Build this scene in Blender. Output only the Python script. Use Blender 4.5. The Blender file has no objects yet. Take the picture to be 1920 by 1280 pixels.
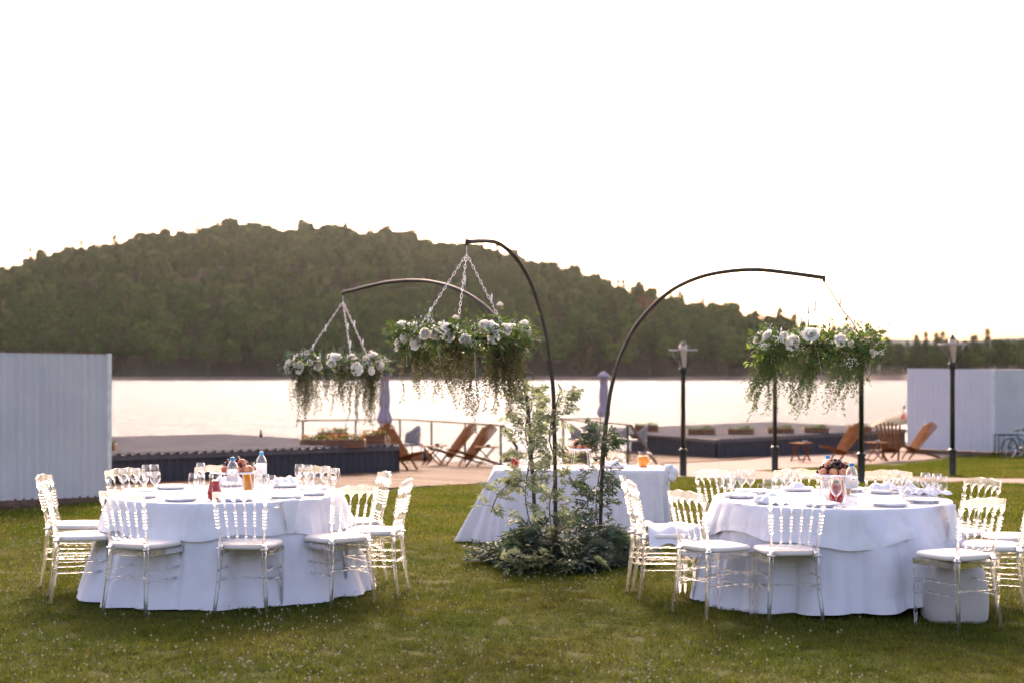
import bpy, math, random
import numpy as np
from mathutils import Vector, Matrix, Euler, noise
from mathutils.geometry import tessellate_polygon
R = math.radians
random.seed(7)
rng = np.random.default_rng(7)
S = bpy.context.scene
C = S.collection

# ---------------------------------------------------------------- camera, sky, sun, exposure
F = 2667.0        # focal length in pixels of a 1920 px wide picture
HOR = 695.0       # row of the horizon
H = 1.72          # eye height
cam_data = bpy.data.cameras.new('camera')
cam = bpy.data.objects.new('camera', cam_data); C.objects.link(cam)
cam.location = (0, 0, H); cam.rotation_euler = (R(90), 0, 0)
cam_data.lens = 50; cam_data.sensor_width = 36
cam_data.shift_y = (HOR - 640.0) / 1920.0
cam_data.clip_start = 0.1; cam_data.clip_end = 20000
cam_data.dof.use_dof = True; cam_data.dof.focus_distance = 10.6; cam_data.dof.aperture_fstop = 2.0
S.camera = cam

SUN_EL, SUN_AZ = 29.0, -3.0       # degrees; azimuth from +Y towards +X
world = bpy.data.worlds.new('World'); S.world = world; world.use_nodes = True
wn = world.node_tree; bg = wn.nodes['Background']
sky = wn.nodes.new('ShaderNodeTexSky'); sky.sky_type = 'NISHITA'; sky.sun_disc = False
sky.sun_elevation = R(SUN_EL); sky.sun_rotation = R(SUN_AZ)
sky.altitude = 0; sky.air_density = 1.0; sky.dust_density = 6.0; sky.ozone_density = 1.0
tint = wn.nodes.new('ShaderNodeMix'); tint.data_type = 'RGBA'; tint.blend_type = 'MULTIPLY'; tint.inputs[0].default_value = 1.0; tint.inputs[7].default_value = (1.15, .95, .945, 1)   # warm evening white balance
wn.links.new(sky.outputs[0], tint.inputs[6]); wn.links.new(tint.outputs[2], bg.inputs[0]); bg.inputs[1].default_value = 0.15
sd = bpy.data.lights.new('sun', 'SUN'); so = bpy.data.objects.new('sun', sd); C.objects.link(so)
sd.energy = 1.5; sd.angle = R(5); sd.color = (1.0, 0.84, 0.64)
dirv = Vector((math.sin(R(SUN_AZ)) * math.cos(R(SUN_EL)), math.cos(R(SUN_AZ)) * math.cos(R(SUN_EL)), math.sin(R(SUN_EL))))
so.rotation_euler = dirv.to_track_quat('Z', 'Y').to_euler()
S.view_settings.view_transform = 'Standard'; S.view_settings.look = 'None'
S.view_settings.gamma = 1.0; S.view_settings.use_curve_mapping = False
S.view_settings.exposure = 1.7
S.render.engine = 'CYCLES'
cy = S.cycles
cy.max_bounces = 14; cy.transmission_bounces = 12; cy.transparent_max_bounces = 32
cy.diffuse_bounces = 3; cy.glossy_bounces = 4
cy.caustics_reflective = False; cy.caustics_refractive = False
cy.use_denoising = True; cy.sample_clamp_indirect = 6.0

# ---------------------------------------------------------------- placing helpers
def gz(y):                      # height of the ground: flat lawn, then a gentle fall to the lake
    return 0.0 if y < 13 else -0.025 * (y - 13)
def G(px, py):                  # point of the ground seen at a pixel
    v = py - HOR; d = H * F / v
    if d > 13: d = F * (H - 0.325) / (v - F * 0.025)
    return Vector(((px - 960) / F * d, d, gz(d)))
def X(px, d): return (px - 960) / F * d
def Z(py, d): return H - (py - HOR) / F * d
def P(px, py, d): return Vector((X(px, d), d, Z(py, d)))

# ---------------------------------------------------------------- object helpers
def tag(o, label=None, cat=None, group=None, kind=None):
    if label: o['label'] = label
    if cat: o['category'] = cat
    if group: o['group'] = group
    if kind: o['kind'] = kind
    return o
def link(name, data, parent=None, loc=(0, 0, 0), rot=(0, 0, 0), sc=None):
    o = bpy.data.objects.new(name, data); C.objects.link(o)
    o.location = loc; o.rotation_euler = rot
    if sc is not None: o.scale = (sc, sc, sc) if isinstance(sc, (int, float)) else sc
    if parent: o.parent = parent
    return o
def thing(name, label, cat, loc=(0, 0, 0), rz=0, group=None, kind=None, sc=None):
    o = link(name, None, None, loc, (0, 0, rz), sc); o.empty_display_size = .1
    return tag(o, label, cat, group, kind)
def copy_tree(o, parent=None):
    c = o.copy(); C.objects.link(c); c.parent = parent
    for ch in list(KIDS.get(o.name, [])):
        copy_tree(ch, c)
    return c
KIDS = {}
def kids(root):                 # remember the children of a prototype before copying it
    for o in list(bpy.data.objects):
        if o.parent: KIDS.setdefault(o.parent.name, [])
    for o in list(bpy.data.objects):
        if o.parent and o not in KIDS[o.parent.name]: KIDS[o.parent.name].append(o)
    return root

class MB:
    """collects simple solids, then becomes one mesh"""
    def __init__(s): s.v = []; s.f = []; s.smooth = []
    def add(s, vs, fs, smooth=False):
        b = len(s.v); s.v += [tuple(v) for v in vs]; s.f += [tuple(i + b for i in f) for f in fs]; s.smooth += [smooth] * len(fs); return s
    def box(s, c, h, rz=0, M=None):
        vs = []
        for z in (-1, 1):
            for x, y in ((-1, -1), (1, -1), (1, 1), (-1, 1)): vs.append(Vector((x * h[0], y * h[1], z * h[2])))
        m = M if M is not None else Matrix.Rotation(rz, 3, 'Z')
        vs = [m @ v + Vector(c) for v in vs]
        return s.add(vs, [(0, 3, 2, 1), (4, 5, 6, 7), (0, 1, 5, 4), (1, 2, 6, 5), (2, 3, 7, 6), (3, 0, 4, 7)])
    def bar(s, a, b, w, t, up=(0, 0, 1)):           # rectangular bar from a to b, w wide, t thick
        a, b = Vector(a), Vector(b); d = (b - a).normalized(); u = Vector(up)
        side = d.cross(u)
        if side.length < 1e-4: side = d.cross(Vector((0, 1, 0)))
        side.normalize(); n = side.cross(d).normalized()
        vs = [q + side * (i * w / 2) + n * (j * t / 2) for q in (a, b) for i, j in ((-1, -1), (1, -1), (1, 1), (-1, 1))]
        return s.add(vs, [(0, 3, 2, 1), (4, 5, 6, 7), (0, 1, 5, 4), (1, 2, 6, 5), (2, 3, 7, 6), (3, 0, 4, 7)])
    def tube(s, pts, r, n=8, cap=True):
        pts = [Vector(p) for p in pts]; k = len(pts)
        rr = r if isinstance(r, (list, tuple)) else [r] * k
        b = len(s.v); ref = None
        for i, p in enumerate(pts):
            d = (pts[min(i + 1, k - 1)] - pts[max(i - 1, 0)]).normalized()
            if ref is None: ref = Vector((0, 0, 1)) if abs(d.z) < .9 else Vector((1, 0, 0))
            a = d.cross(ref).normalized(); c = a.cross(d).normalized(); ref = c
            for j in range(n):
                t = 2 * math.pi * j / n
                s.v.append(tuple(p + (a * math.cos(t) + c * math.sin(t)) * rr[i]))
        for i in range(k - 1):
            for j in range(n):
                s.f.append((b + i * n + j, b + i * n + (j + 1) % n, b + (i + 1) * n + (j + 1) % n, b + (i + 1) * n + j)); s.smooth.append(True)
        if cap:
            s.f.append(tuple(b + j for j in range(n))[::-1]); s.smooth.append(False)
            s.f.append(tuple(b + (k - 1) * n + j for j in range(n))); s.smooth.append(False)
        return s
    def lathe(s, prof, n=24, c=(0, 0, 0), M=None, close=False):
        b = len(s.v); k = len(prof); c = Vector(c)
        for (r, z) in prof:
            for j in range(n):
                t = 2 * math.pi * j / n
                q = Vector((r * math.cos(t), r * math.sin(t), z))
                if M is not None: q = M @ q
                s.v.append(tuple(q + c))
        for i in range(k - 1):
            for j in range(n):
                s.f.append((b + i * n + j, b + i * n + (j + 1) % n, b + (i + 1) * n + (j + 1) % n, b + (i + 1) * n + j)); s.smooth.append(True)
        if close:
            s.f.append(tuple(b + j for j in range(n))[::-1]); s.smooth.append(False)
            s.f.append(tuple(b + (k - 1) * n + j for j in range(n))); s.smooth.append(False)
        return s
    def sphere(s, c, r, n=10, m=6, sz=1.0):
        pr = [(max(1e-4, r * math.sin(math.pi * i / m)), -r * sz * math.cos(math.pi * i / m)) for i in range(m + 1)]
        return s.lathe(pr, n, c)
    def mesh(s, name, m):
        me = bpy.data.meshes.new(name); me.from_pydata(s.v, [], s.f)
        me.polygons.foreach_set('use_smooth', s.smooth)
        if m: me.materials.append(m)
        me.update(); return me
    def build(s, name, m, parent=None, **k):
        return link(name, s.mesh(name, m), parent, **k)

def np_mesh(name, v, f, m, smooth=False):
    v = np.asarray(v, dtype=np.float32); f = np.asarray(f, dtype=np.int32)
    me = bpy.data.meshes.new(name); k = f.shape[1]
    me.vertices.add(len(v)); me.vertices.foreach_set('co', v.ravel())
    me.loops.add(f.size); me.loops.foreach_set('vertex_index', f.ravel())
    me.polygons.add(len(f)); me.polygons.foreach_set('loop_start', np.arange(0, f.size, k, dtype=np.int32))
    me.polygons.foreach_set('loop_total', np.full(len(f), k, dtype=np.int32))
    me.polygons.foreach_set('use_smooth', np.full(len(f), smooth))
    if m: me.materials.append(m)
    me.update(calc_edges=True); me.validate(); return me

def unit(a): return a / np.maximum(np.linalg.norm(a, axis=1, keepdims=True), 1e-9)
def leaves(p, d, n, L, W, fold=.25, droop=.15):
    """n leaf blades: base points p, directions d, rough normals n"""
    p = np.asarray(p, float); d = unit(np.asarray(d, float)); n = np.asarray(n, float)
    s = unit(np.cross(d, n)); n = unit(np.cross(s, d)); k = len(p)
    L = np.broadcast_to(L, (k,))[:, None]; W = np.broadcast_to(W, (k,))[:, None]
    tip = p + d * L - n * L * droop
    mid = p + d * L * .45 + n * L * .02
    v = np.stack([p, mid - s * W / 2 + n * W * fold, mid, mid + s * W / 2 + n * W * fold, tip], 1).reshape(-1, 3)
    q = np.arange(k)[:, None] * 5
    f = np.concatenate([q + np.array([[0, 2, 1]]), q + np.array([[0, 3, 2]]), q + np.array([[1, 2, 4]]), q + np.array([[2, 3, 4]])], 0)
    return v, f
def join_np(parts):
    vs, fs, b = [], [], 0
    for v, f in parts:
        vs.append(np.asarray(v, float)); fs.append(np.asarray(f) + b); b += len(v)
    return np.concatenate(vs), np.concatenate(fs)
def rand_dirs(k, zmin=-1, zmax=1):
    z = rng.uniform(zmin, zmax, k); t = rng.uniform(0, 2 * math.pi, k); r = np.sqrt(1 - z * z)
    return np.stack([r * np.cos(t), r * np.sin(t), z], 1)
def blobs(p, r):
    """many little octahedra"""
    o = np.array([[1, 0, 0], [-1, 0, 0], [0, 1, 0], [0, -1, 0], [0, 0, 1], [0, 0, -1]], float)
    k = len(p); r = np.broadcast_to(r, (k,))
    v = (p[:, None, :] + o[None] * r[:, None, None]).reshape(-1, 3)
    t = np.array([[0, 2, 4], [2, 1, 4], [1, 3, 4], [3, 0, 4], [2, 0, 5], [1, 2, 5], [3, 1, 5], [0, 3, 5]])
    f = (np.arange(k)[:, None, None] * 6 + t[None]).reshape(-1, 3)
    return v, f
def inside(poly, x, y):
    c = False; j = len(poly) - 1
    for i in range(len(poly)):
        xi, yi = poly[i][0], poly[i][1]; xj, yj = poly[j][0], poly[j][1]
        if (yi > y) != (yj > y) and x < (xj - xi) * (y - yi) / (yj - yi) + xi: c = not c
        j = i
    return c

# ---------------------------------------------------------------- materials
def mat(name, col, rough=.6, metal=0, col2=None, scale=8, detail=4, bump=0, bscale=60, coat=0, spec=.5, island=0, sheen=0, coords='Object', stretch=None, obj_rand=0, lo=.35, hi=.65):
    m = bpy.data.materials.new(name); m.use_nodes = True; nt = m.node_tree; b = nt.nodes['Principled BSDF']
    N = nt.nodes.new; Lk = nt.links.new
    b.inputs['Base Color'].default_value = (*col, 1); b.inputs['Roughness'].default_value = rough; b.inputs['Metallic'].default_value = metal
    b.inputs['Specular IOR Level'].default_value = spec
    if coat: b.inputs['Coat Weight'].default_value = coat; b.inputs['Coat Roughness'].default_value = .1
    if sheen: b.inputs['Sheen Weight'].default_value = sheen
    tc = N('ShaderNodeTexCoord'); vec = N('ShaderNodeNewGeometry').outputs['Position'] if coords == 'World' else tc.outputs[coords]
    if stretch:
        mp = N('ShaderNodeMapping'); mp.inputs['Scale'].default_value = stretch; Lk(vec, mp.inputs[0]); vec = mp.outputs[0]
    c2 = col2 or tuple(min(1, c * 1.25) for c in col)
    no = N('ShaderNodeTexNoise'); no.inputs['Scale'].default_value = scale; no.inputs['Detail'].default_value = detail; Lk(vec, no.inputs['Vector'])
    mr = N('ShaderNodeMapRange'); mr.inputs[1].default_value = lo; mr.inputs[2].default_value = hi; Lk(no.outputs[0], mr.inputs[0])
    mx = N('ShaderNodeMix'); mx.data_type = 'RGBA'; mx.inputs[6].default_value = (*col, 1); mx.inputs[7].default_value = (*c2, 1); Lk(mr.outputs[0], mx.inputs[0])
    out = mx.outputs[2]
    if island or obj_rand:
        if island: g = N('ShaderNodeNewGeometry').outputs['Random Per Island']; amt = island
        else: g = N('ShaderNodeObjectInfo').outputs['Random']; amt = obj_rand
        r2 = N('ShaderNodeMapRange'); r2.inputs[3].default_value = 1 - amt; r2.inputs[4].default_value = 1 + amt; Lk(g, r2.inputs[0])
        hs = N('ShaderNodeHueSaturation'); Lk(r2.outputs[0], hs.inputs['Value']); Lk(out, hs.inputs['Color'])
        r3 = N('ShaderNodeMapRange'); r3.inputs[3].default_value = .5 - amt * .05; r3.inputs[4].default_value = .5 + amt * .05
        ml = N('ShaderNodeMath'); ml.operation = 'MULTIPLY'; ml.inputs[1].default_value = 7.31; Lk(g, ml.inputs[0])
        fr = N('ShaderNodeMath'); fr.operation = 'FRACT'; Lk(ml.outputs[0], fr.inputs[0]); Lk(fr.outputs[0], r3.inputs[0]); Lk(r3.outputs[0], hs.inputs['Hue'])
        out = hs.outputs[0]
    Lk(out, b.inputs['Base Color'])
    if bump:
        n2 = N('ShaderNodeTexNoise'); n2.inputs['Scale'].default_value = bscale; n2.inputs['Detail'].default_value = 3; Lk(vec, n2.inputs['Vector'])
        bp = N('ShaderNodeBump'); bp.inputs['Strength'].default_value = bump; bp.inputs['Distance'].default_value = .01; Lk(n2.outputs[0], bp.inputs['Height']); Lk(bp.outputs[0], b.inputs['Normal'])
    m['out'] = 1
    return m
def leafmat(name, col, col2, trans=.35, island=.35, rough=.5, obj_rand=0, scale=3, spec=.18, coords='Object'):
    """a thin leaf that lets some light through"""
    m = mat(name, col, rough, col2=col2, scale=scale, island=island, obj_rand=obj_rand, spec=spec, coords=coords, detail=5)
    nt = m.node_tree; b = nt.nodes['Principled BSDF']; out = nt.nodes['Material Output']
    src = b.inputs['Base Color'].links[0].from_socket
    t = nt.nodes.new('ShaderNodeBsdfTranslucent'); nt.links.new(src, t.inputs[0])
    mx = nt.nodes.new('ShaderNodeMixShader'); mx.inputs[0].default_value = trans
    nt.links.new(b.outputs[0], mx.inputs[1]); nt.links.new(t.outputs[0], mx.inputs[2]); nt.links.new(mx.outputs[0], out.inputs[0])
    return m
def thin_glass(name, tint=(.97, .97, .97), edge=.95, base=.10, rough=.03, power=1.7):
    m = bpy.data.materials.new(name); m.use_nodes = True; nt = m.node_tree; nt.nodes.remove(nt.nodes['Principled BSDF'])
    N = nt.nodes.new; Lk = nt.links.new
    tr = N('ShaderNodeBsdfTransparent'); tr.inputs[0].default_value = (*tint, 1)
    gl = N('ShaderNodeBsdfGlossy'); gl.inputs['Roughness'].default_value = rough; gl.inputs[0].default_value = (1, 1, 1, 1)
    lw = N('ShaderNodeLayerWeight'); pw = N('ShaderNodeMath'); pw.operation = 'POWER'; pw.inputs[1].default_value = power; Lk(lw.outputs['Facing'], pw.inputs[0])
    mr = N('ShaderNodeMapRange'); mr.inputs[3].default_value = base; mr.inputs[4].default_value = edge; Lk(pw.outputs[0], mr.inputs[0])
    mx = N('ShaderNodeMixShader'); Lk(mr.outputs[0], mx.inputs[0]); Lk(tr.outputs[0], mx.inputs[1]); Lk(gl.outputs[0], mx.inputs[2])
    Lk(mx.outputs[0], nt.nodes['Material Output'].inputs[0]); return m
def acrylic(name, milk=.06):
    m = bpy.data.materials.new(name); m.use_nodes = True; nt = m.node_tree; b = nt.nodes['Principled BSDF']
    N = nt.nodes.new; Lk = nt.links.new
    b.inputs['Base Color'].default_value = (.985, .985, .96, 1); b.inputs['Roughness'].default_value = .03
    b.inputs['Transmission Weight'].default_value = 1.0; b.inputs['IOR'].default_value = 1.45
    tr = N('ShaderNodeBsdfTransparent'); tr.inputs[0].default_value = (.985, .985, .97, 1)
    tl = N('ShaderNodeBsdfTranslucent'); tl.inputs[0].default_value = (.9, .9, .87, 1)
    m1 = N('ShaderNodeMixShader'); m1.inputs[0].default_value = .42; Lk(b.outputs[0], m1.inputs[1]); Lk(tr.outputs[0], m1.inputs[2])
    m2 = N('ShaderNodeMixShader'); m2.inputs[0].default_value = milk; Lk(m1.outputs[0], m2.inputs[1]); Lk(tl.outputs[0], m2.inputs[2])
    Lk(m2.outputs[0], nt.nodes['Material Output'].inputs[0]); return m

M = {}
def clothmat(name, c, c2, weave):
    m = mat(name, c, .8, col2=c2, scale=10, bump=weave, bscale=260, sheen=.2, spec=.2); nt = m.node_tree; b = nt.nodes['Principled BSDF']
    tc = nt.nodes.new('ShaderNodeTexCoord'); mp = nt.nodes.new('ShaderNodeMapping'); mp.inputs['Scale'].default_value = (4.2, 4.2, 1.0); mp.inputs['Rotation'].default_value = (.12, .2, 0)
    n = nt.nodes.new('ShaderNodeTexNoise'); n.inputs['Scale'].default_value = 1.0; n.inputs['Detail'].default_value = 2; n.inputs['Distortion'].default_value = .8
    nt.links.new(tc.outputs['Object'], mp.inputs[0]); nt.links.new(mp.outputs[0], n.inputs['Vector'])
    bp = nt.nodes.new('ShaderNodeBump'); bp.inputs['Strength'].default_value = .65; bp.inputs['Distance'].default_value = .06
    old = b.inputs['Normal'].links[0].from_socket; nt.links.new(old, bp.inputs['Normal']); nt.links.new(n.outputs[0], bp.inputs['Height']); nt.links.new(bp.outputs[0], b.inputs['Normal'])
    return m
M['cloth'] = clothmat('white_cloth', (.79, .775, .83), (.83, .815, .865), .15)
M['topper'] = clothmat('damask_cloth', (.83, .82, .85), (.88, .87, .89), .3)
M['napkin'] = mat('napkin_cloth', (.84, .84, .86), .8, col2=(.88, .88, .89), bump=.1, bscale=200)
M['china'] = mat('white_china', (.82, .82, .84), .12, col2=(.85, .85, .86), coat=.5)
M['cushion'] = mat('cream_vinyl', (.80, .745, .67), .5, col2=(.84, .79, .72), scale=3, bump=.05, bscale=30)
M['acrylic'] = acrylic('clear_acrylic')
M['acrylic_crest'] = acrylic('clear_acrylic_plate', .16)
M['glass'] = thin_glass('wine_glass_glass')
M['jugglass'] = thin_glass('jug_glass', edge=.6, base=.04)
M['pet'] = thin_glass('bottle_plastic', tint=(.95, .97, .98), edge=.7, base=.1, rough=.12, power=1.6)
M['red'] = leafmat('red_juice', (.55, .008, .02), (.42, .005, .015), .45, island=0, rough=.15)
M['orange'] = leafmat('orange_juice', (.80, .40, .03), (.85, .48, .06), .4, island=0, rough=.2, scale=20)
M['amber'] = leafmat('amber_juice', (.58, .29, .02), (.64, .36, .04), .4, island=0, rough=.15)
M['bluecap'] = mat('blue_cap', (.04, .33, .62), .4)
M['label'] = leafmat('paper_label', (.86, .86, .88), (.88, .88, .9), .4, island=0)
M['redprint'] = mat('red_print', (.72, .16, .15), .6)
M['blueprint'] = mat('blue_print', (.05, .18, .38), .6)
M['darkprint'] = mat('dark_print', (.06, .08, .09), .6)
M['metal'] = mat('steel', (.55, .55, .56), .25, metal=1)
M['peach'] = mat('peach_skin', (.72, .36, .16), .6, col2=(.62, .13, .07), scale=14, lo=.4, hi=.6, obj_rand=.12)
M['grape'] = mat('grape_skin', (.025, .008, .014), .25, col2=(.06, .015, .03), scale=20, island=.4)
M['black'] = mat('black_paint', (.012, .012, .013), .35, col2=(.022, .021, .02), scale=10)
M['archmetal'] = mat('dark_steel_tube', (.028, .022, .018), .6, metal=0, col2=(.04, .032, .025), scale=12)
M['darkgreen_post'] = mat('lamp_post_paint', (.008, .014, .012), .35, col2=(.014, .022, .018))
M['chain'] = mat('galvanised_chain', (.62, .6, .56), .3, metal=.8)
M['candle'] = mat('candle_wax', (.85, .85, .84), .5)
M['rose'] = leafmat('white_petals', (.90, .87, .79), (.95, .93, .87), .4, island=.05)
M['breath'] = mat('babys_breath', (.85, .85, .78), .6)
M['bead'] = mat('crystal_bead', (.85, .82, .78), .08, col2=(.95, .93, .9), coat=1)
M['leaf_mid'] = leafmat('ring_leaf', (.055, .10, .025), (.10, .155, .035), .35)
M['leaf_yell'] = leafmat('lime_leaf', (.16, .24, .04), (.22, .30, .06), .45)
M['leaf_grey'] = leafmat('grey_green_leaf', (.045, .075, .045), (.075, .115, .07), .25)
M['leaf_pale'] = leafmat('variegated_leaf', (.17, .215, .10), (.33, .37, .22), .4, scale=25)
M['leaf_dark'] = leafmat('dark_leaf', (.05, .085, .04), (.09, .13, .065), .25)
M['leaf_blue'] = leafmat('bluish_leaf', (.07, .11, .078), (.13, .17, .125), .2)
M['trail'] = leafmat('trailing_leaf', (.095, .10, .03), (.17, .16, .06), .3, island=.6)
M['stem'] = mat('brown_stem', (.10, .075, .035), .8)
M['wood_deck'] = mat('deck_wood', (.082, .046, .029), .85, col2=(.118, .07, .046), scale=3, bump=.3, bscale=30, obj_rand=.25, spec=.12)
M['wood_orange'] = mat('oiled_wood', (.16, .056, .015), .85, col2=(.21, .08, .023), scale=6, bump=.2, bscale=40, obj_rand=.12, spec=.07)
M['wood_brown'] = mat('brown_slat_wood', (.17, .075, .035), .65, col2=(.23, .105, .05), scale=6, obj_rand=.15)
M['wood_rail'] = mat('handrail_wood', (.13, .085, .048), .85, col2=(.17, .11, .062), spec=.1)
M['wood_base'] = mat('weathered_beam', (.13, .075, .05), .8, col2=(.19, .12, .08), bump=.4, bscale=20)
M['sheet_white'] = mat('white_steel_sheet', (.57, .56, .565), .6, col2=(.63, .62, .62), scale=1.5, spec=.3, obj_rand=.04, detail=8)
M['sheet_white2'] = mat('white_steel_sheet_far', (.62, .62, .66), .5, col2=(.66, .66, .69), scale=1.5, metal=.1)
M['sheet_dark'] = mat('dark_steel_sheet', (.034, .036, .048), .5, col2=(.042, .044, .058), scale=2)
M['sheet_roof'] = mat('roof_steel_sheet', (.15, .138, .138), .95, col2=(.18, .167, .166), scale=1.2, spec=.04)
M['trim'] = mat('dark_trim', (.085, .08, .088), .45)
M['trim_white'] = mat('white_trim', (.68, .66, .62), .5)
M['canvas'] = mat('lilac_canvas', (.36, .32, .375), .8, col2=(.41, .365, .42), bump=.2, bscale=40)
M['wicker'] = mat('grey_wicker', (.27, .245, .23), .8, col2=(.36, .33, .31), scale=60, bump=.6, bscale=120)
M['frost'] = mat('frosted_lamp_glass', (.46, .38, .29), .35, col2=(.54, .46, .37), coat=.4)
M['diskwhite'] = mat('lamp_disc', (.42, .38, .37), .5)
M['terracotta'] = mat('terracotta', (.42, .16, .06), .7)
M['soil'] = mat('dark_soil', (.05, .035, .02), .9)
M['flower_or'] = mat('orange_blossom', (.62, .28, .04), .7)
M['pouf'] = mat('grey_vinyl', (.50, .47, .44), .5, col2=(.54, .51, .48), scale=3)
M['rubber'] = mat('tyre_rubber', (.03, .03, .03), .7)
M['bikeframe'] = mat('teal_paint', (.04, .16, .20), .35, coat=.4)
M['bikegrey'] = mat('grey_paint', (.32, .33, .36), .35, metal=.4)
M['shore'] = mat('shore_earth', (.20, .13, .10), .9, col2=(.30, .20, .15), scale=.3, bump=.4, bscale=2)
M['sand'] = mat('pale_sand', (.42, .36, .29), .9, col2=(.52, .46, .38), scale=2)
M['rock'] = mat('brown_rock', (.10, .08, .045), .9, col2=(.2, .16, .1), scale=3, bump=.8, bscale=8)
M['bark'] = mat('bark', (.055, .045, .035), .9)
M['crown_a'] = leafmat('broadleaf_crown', (.022, .052, .012), (.046, .084, .020), .05, obj_rand=.5, rough=1, spec=0)
M['crown_b'] = leafmat('yellow_crown', (.040, .072, .014), (.068, .104, .024), .05, obj_rand=.45, rough=1, spec=0)
M['crown_c'] = leafmat('conifer_crown', (.022, .042, .016), (.038, .060, .022), .05, obj_rand=.3, rough=1, spec=0)
M['crown_r'] = leafmat('russet_crown', (.08, .05, .015), (.10, .065, .02), .2, obj_rand=.2, rough=1, spec=0)
M['grass'] = leafmat('grass_blade', (.092, .125, .014), (.165, .162, .03), .42, island=.4, rough=.9, spec=.02, coords='World', scale=.9)
M['straw'] = leafmat('dry_blade', (.125, .11, .03), (.165, .135, .04), .3, island=.3, rough=.9, spec=.02)
M['clover'] = leafmat('clover_leaf', (.045, .078, .012), (.070, .092, .016), .3, island=.3, rough=.95, spec=.02)
M['clover_head'] = mat('clover_blossom', (.50, .45, .30), .8, col2=(.55, .42, .30), scale=60, island=.2)

# ================================================================ THE SETTING
# ---- lawn with the lake bank
EDGE = [(-90, 31), (-13, 30), (-10.5, 31.5), (-7, 33.2), (-4, 35.5), (-2, 34), (-.4, 32.4), (3, 33), (4.2, 42), (9, 45), (13, 48), (15, 60), (17, 66), (19.5, 73), (22, 76), (60, 85), (90, 88)]
def ymax(x):
    for (x0, y0), (x1, y1) in zip(EDGE, EDGE[1:]):
        if x <= x1: return y0 + (y1 - y0) * (x - x0) / (x1 - x0)
    return EDGE[-1][1]
xs = sorted(set([e[0] for e in EDGE] + [x * 1.0 for x in range(-90, 91, 3)]))
rows = [-40, 0, 6, 9, 13] + [None] * 12
vs, fs = [], []
for x in xs:
    ym = ymax(x)
    ys = [-40, 0, 6, 9, 13] + [13 + (ym - 13) * k / 12 for k in range(1, 13)]
    col = [(x, y, gz(y)) for y in ys] + [(x, ym + .5, gz(ym) - 1.0), (x, ym + 1.2, -3.2)]
    vs += col
kk = len(col)
for i in range(len(xs) - 1):
    for j in range(kk - 1):
        a = i * kk + j; fs.append((a, a + kk, a + kk + 1, a + 1))
# lawn soil: thatch, mown colour patches
mm = mat('turf_soil', (.035, .045, .008), .95, col2=(.075, .075, .016), scale=.55, detail=8, bump=.9, bscale=45, lo=.3, hi=.7, spec=.05)
nt = mm.node_tree; b = nt.nodes['Principled BSDF']; src = b.inputs['Base Color'].links[0].from_socket
tcx = nt.nodes.new('ShaderNodeTexCoord'); n3 = nt.nodes.new('ShaderNodeTexNoise'); n3.inputs['Scale'].default_value = 55; n3.inputs['Detail'].default_value = 3
nt.links.new(tcx.outputs['Object'], n3.inputs['Vector']); r3 = nt.nodes.new('ShaderNodeMapRange'); r3.inputs[1].default_value = .35; r3.inputs[2].default_value = .65; r3.inputs[3].default_value = .55; r3.inputs[4].default_value = 1.45
nt.links.new(n3.outputs[0], r3.inputs[0]); hs = nt.nodes.new('ShaderNodeHueSaturation'); nt.links.new(r3.outputs[0], hs.inputs['Value']); nt.links.new(src, hs.inputs['Color']); nt.links.new(hs.outputs[0], b.inputs['Base Color'])
me = bpy.data.meshes.new('lawn'); me.from_pydata(vs, [], fs); me.materials.append(mm)
tag(link('lawn_ground', me), kind='structure')

# ---- lake
lm = bpy.data.materials.new('lake_water'); lm.use_nodes = True; nt = lm.node_tree; b = nt.nodes['Principled BSDF']
b.inputs['Base Color'].default_value = (.055, .065, .065, 1); b.inputs['Roughness'].default_value = .16; b.inputs['IOR'].default_value = 1.33; b.inputs['Specular IOR Level'].default_value = .07
tc = nt.nodes.new('ShaderNodeTexCoord'); mp = nt.nodes.new('ShaderNodeMapping'); mp.inputs['Scale'].default_value = (.55, 1.0, 1)
nt.links.new(tc.outputs['Object'], mp.inputs[0])
w1 = nt.nodes.new('ShaderNodeTexNoise'); w1.inputs['Scale'].default_value = 1.6; w1.inputs['Detail'].default_value = 5; w1.inputs['Roughness'].default_value = .6
w2 = nt.nodes.new('ShaderNodeTexNoise'); w2.inputs['Scale'].default_value = .22; w2.inputs['Detail'].default_value = 3
nt.links.new(mp.outputs[0], w1.inputs['Vector']); nt.links.new(mp.outputs[0], w2.inputs['Vector'])
ad = nt.nodes.new('ShaderNodeMath'); ad.operation = 'MULTIPLY_ADD'; ad.inputs[1].default_value = 2.0
nt.links.new(w2.outputs[0], ad.inputs[0]); nt.links.new(w1.outputs[0], ad.inputs[2])
bp = nt.nodes.new('ShaderNodeBump'); bp.inputs['Strength'].default_value = 1.0; bp.inputs['Distance'].default_value = .55
nt.links.new(ad.outputs[0], bp.inputs['Height']); nt.nodes.remove(b)
df = nt.nodes.new('ShaderNodeBsdfDiffuse'); df.inputs[0].default_value = (.10, .11, .11, 1); gl = nt.nodes.new('ShaderNodeBsdfGlossy'); gl.inputs[0].default_value = (.37, .41, .455, 1); gl.inputs['Roughness'].default_value = .12
fr = nt.nodes.new('ShaderNodeFresnel'); fr.inputs[0].default_value = 1.33; mxs = nt.nodes.new('ShaderNodeMixShader')
for q in (df, gl, fr): nt.links.new(bp.outputs[0], q.inputs['Normal'])
nt.links.new(fr.outputs[0], mxs.inputs[0]); nt.links.new(df.outputs[0], mxs.inputs[1]); nt.links.new(gl.outputs[0], mxs.inputs[2]); nt.links.new(mxs.outputs[0], nt.nodes['Material Output'].inputs[0])
WZ = -1.6
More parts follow.
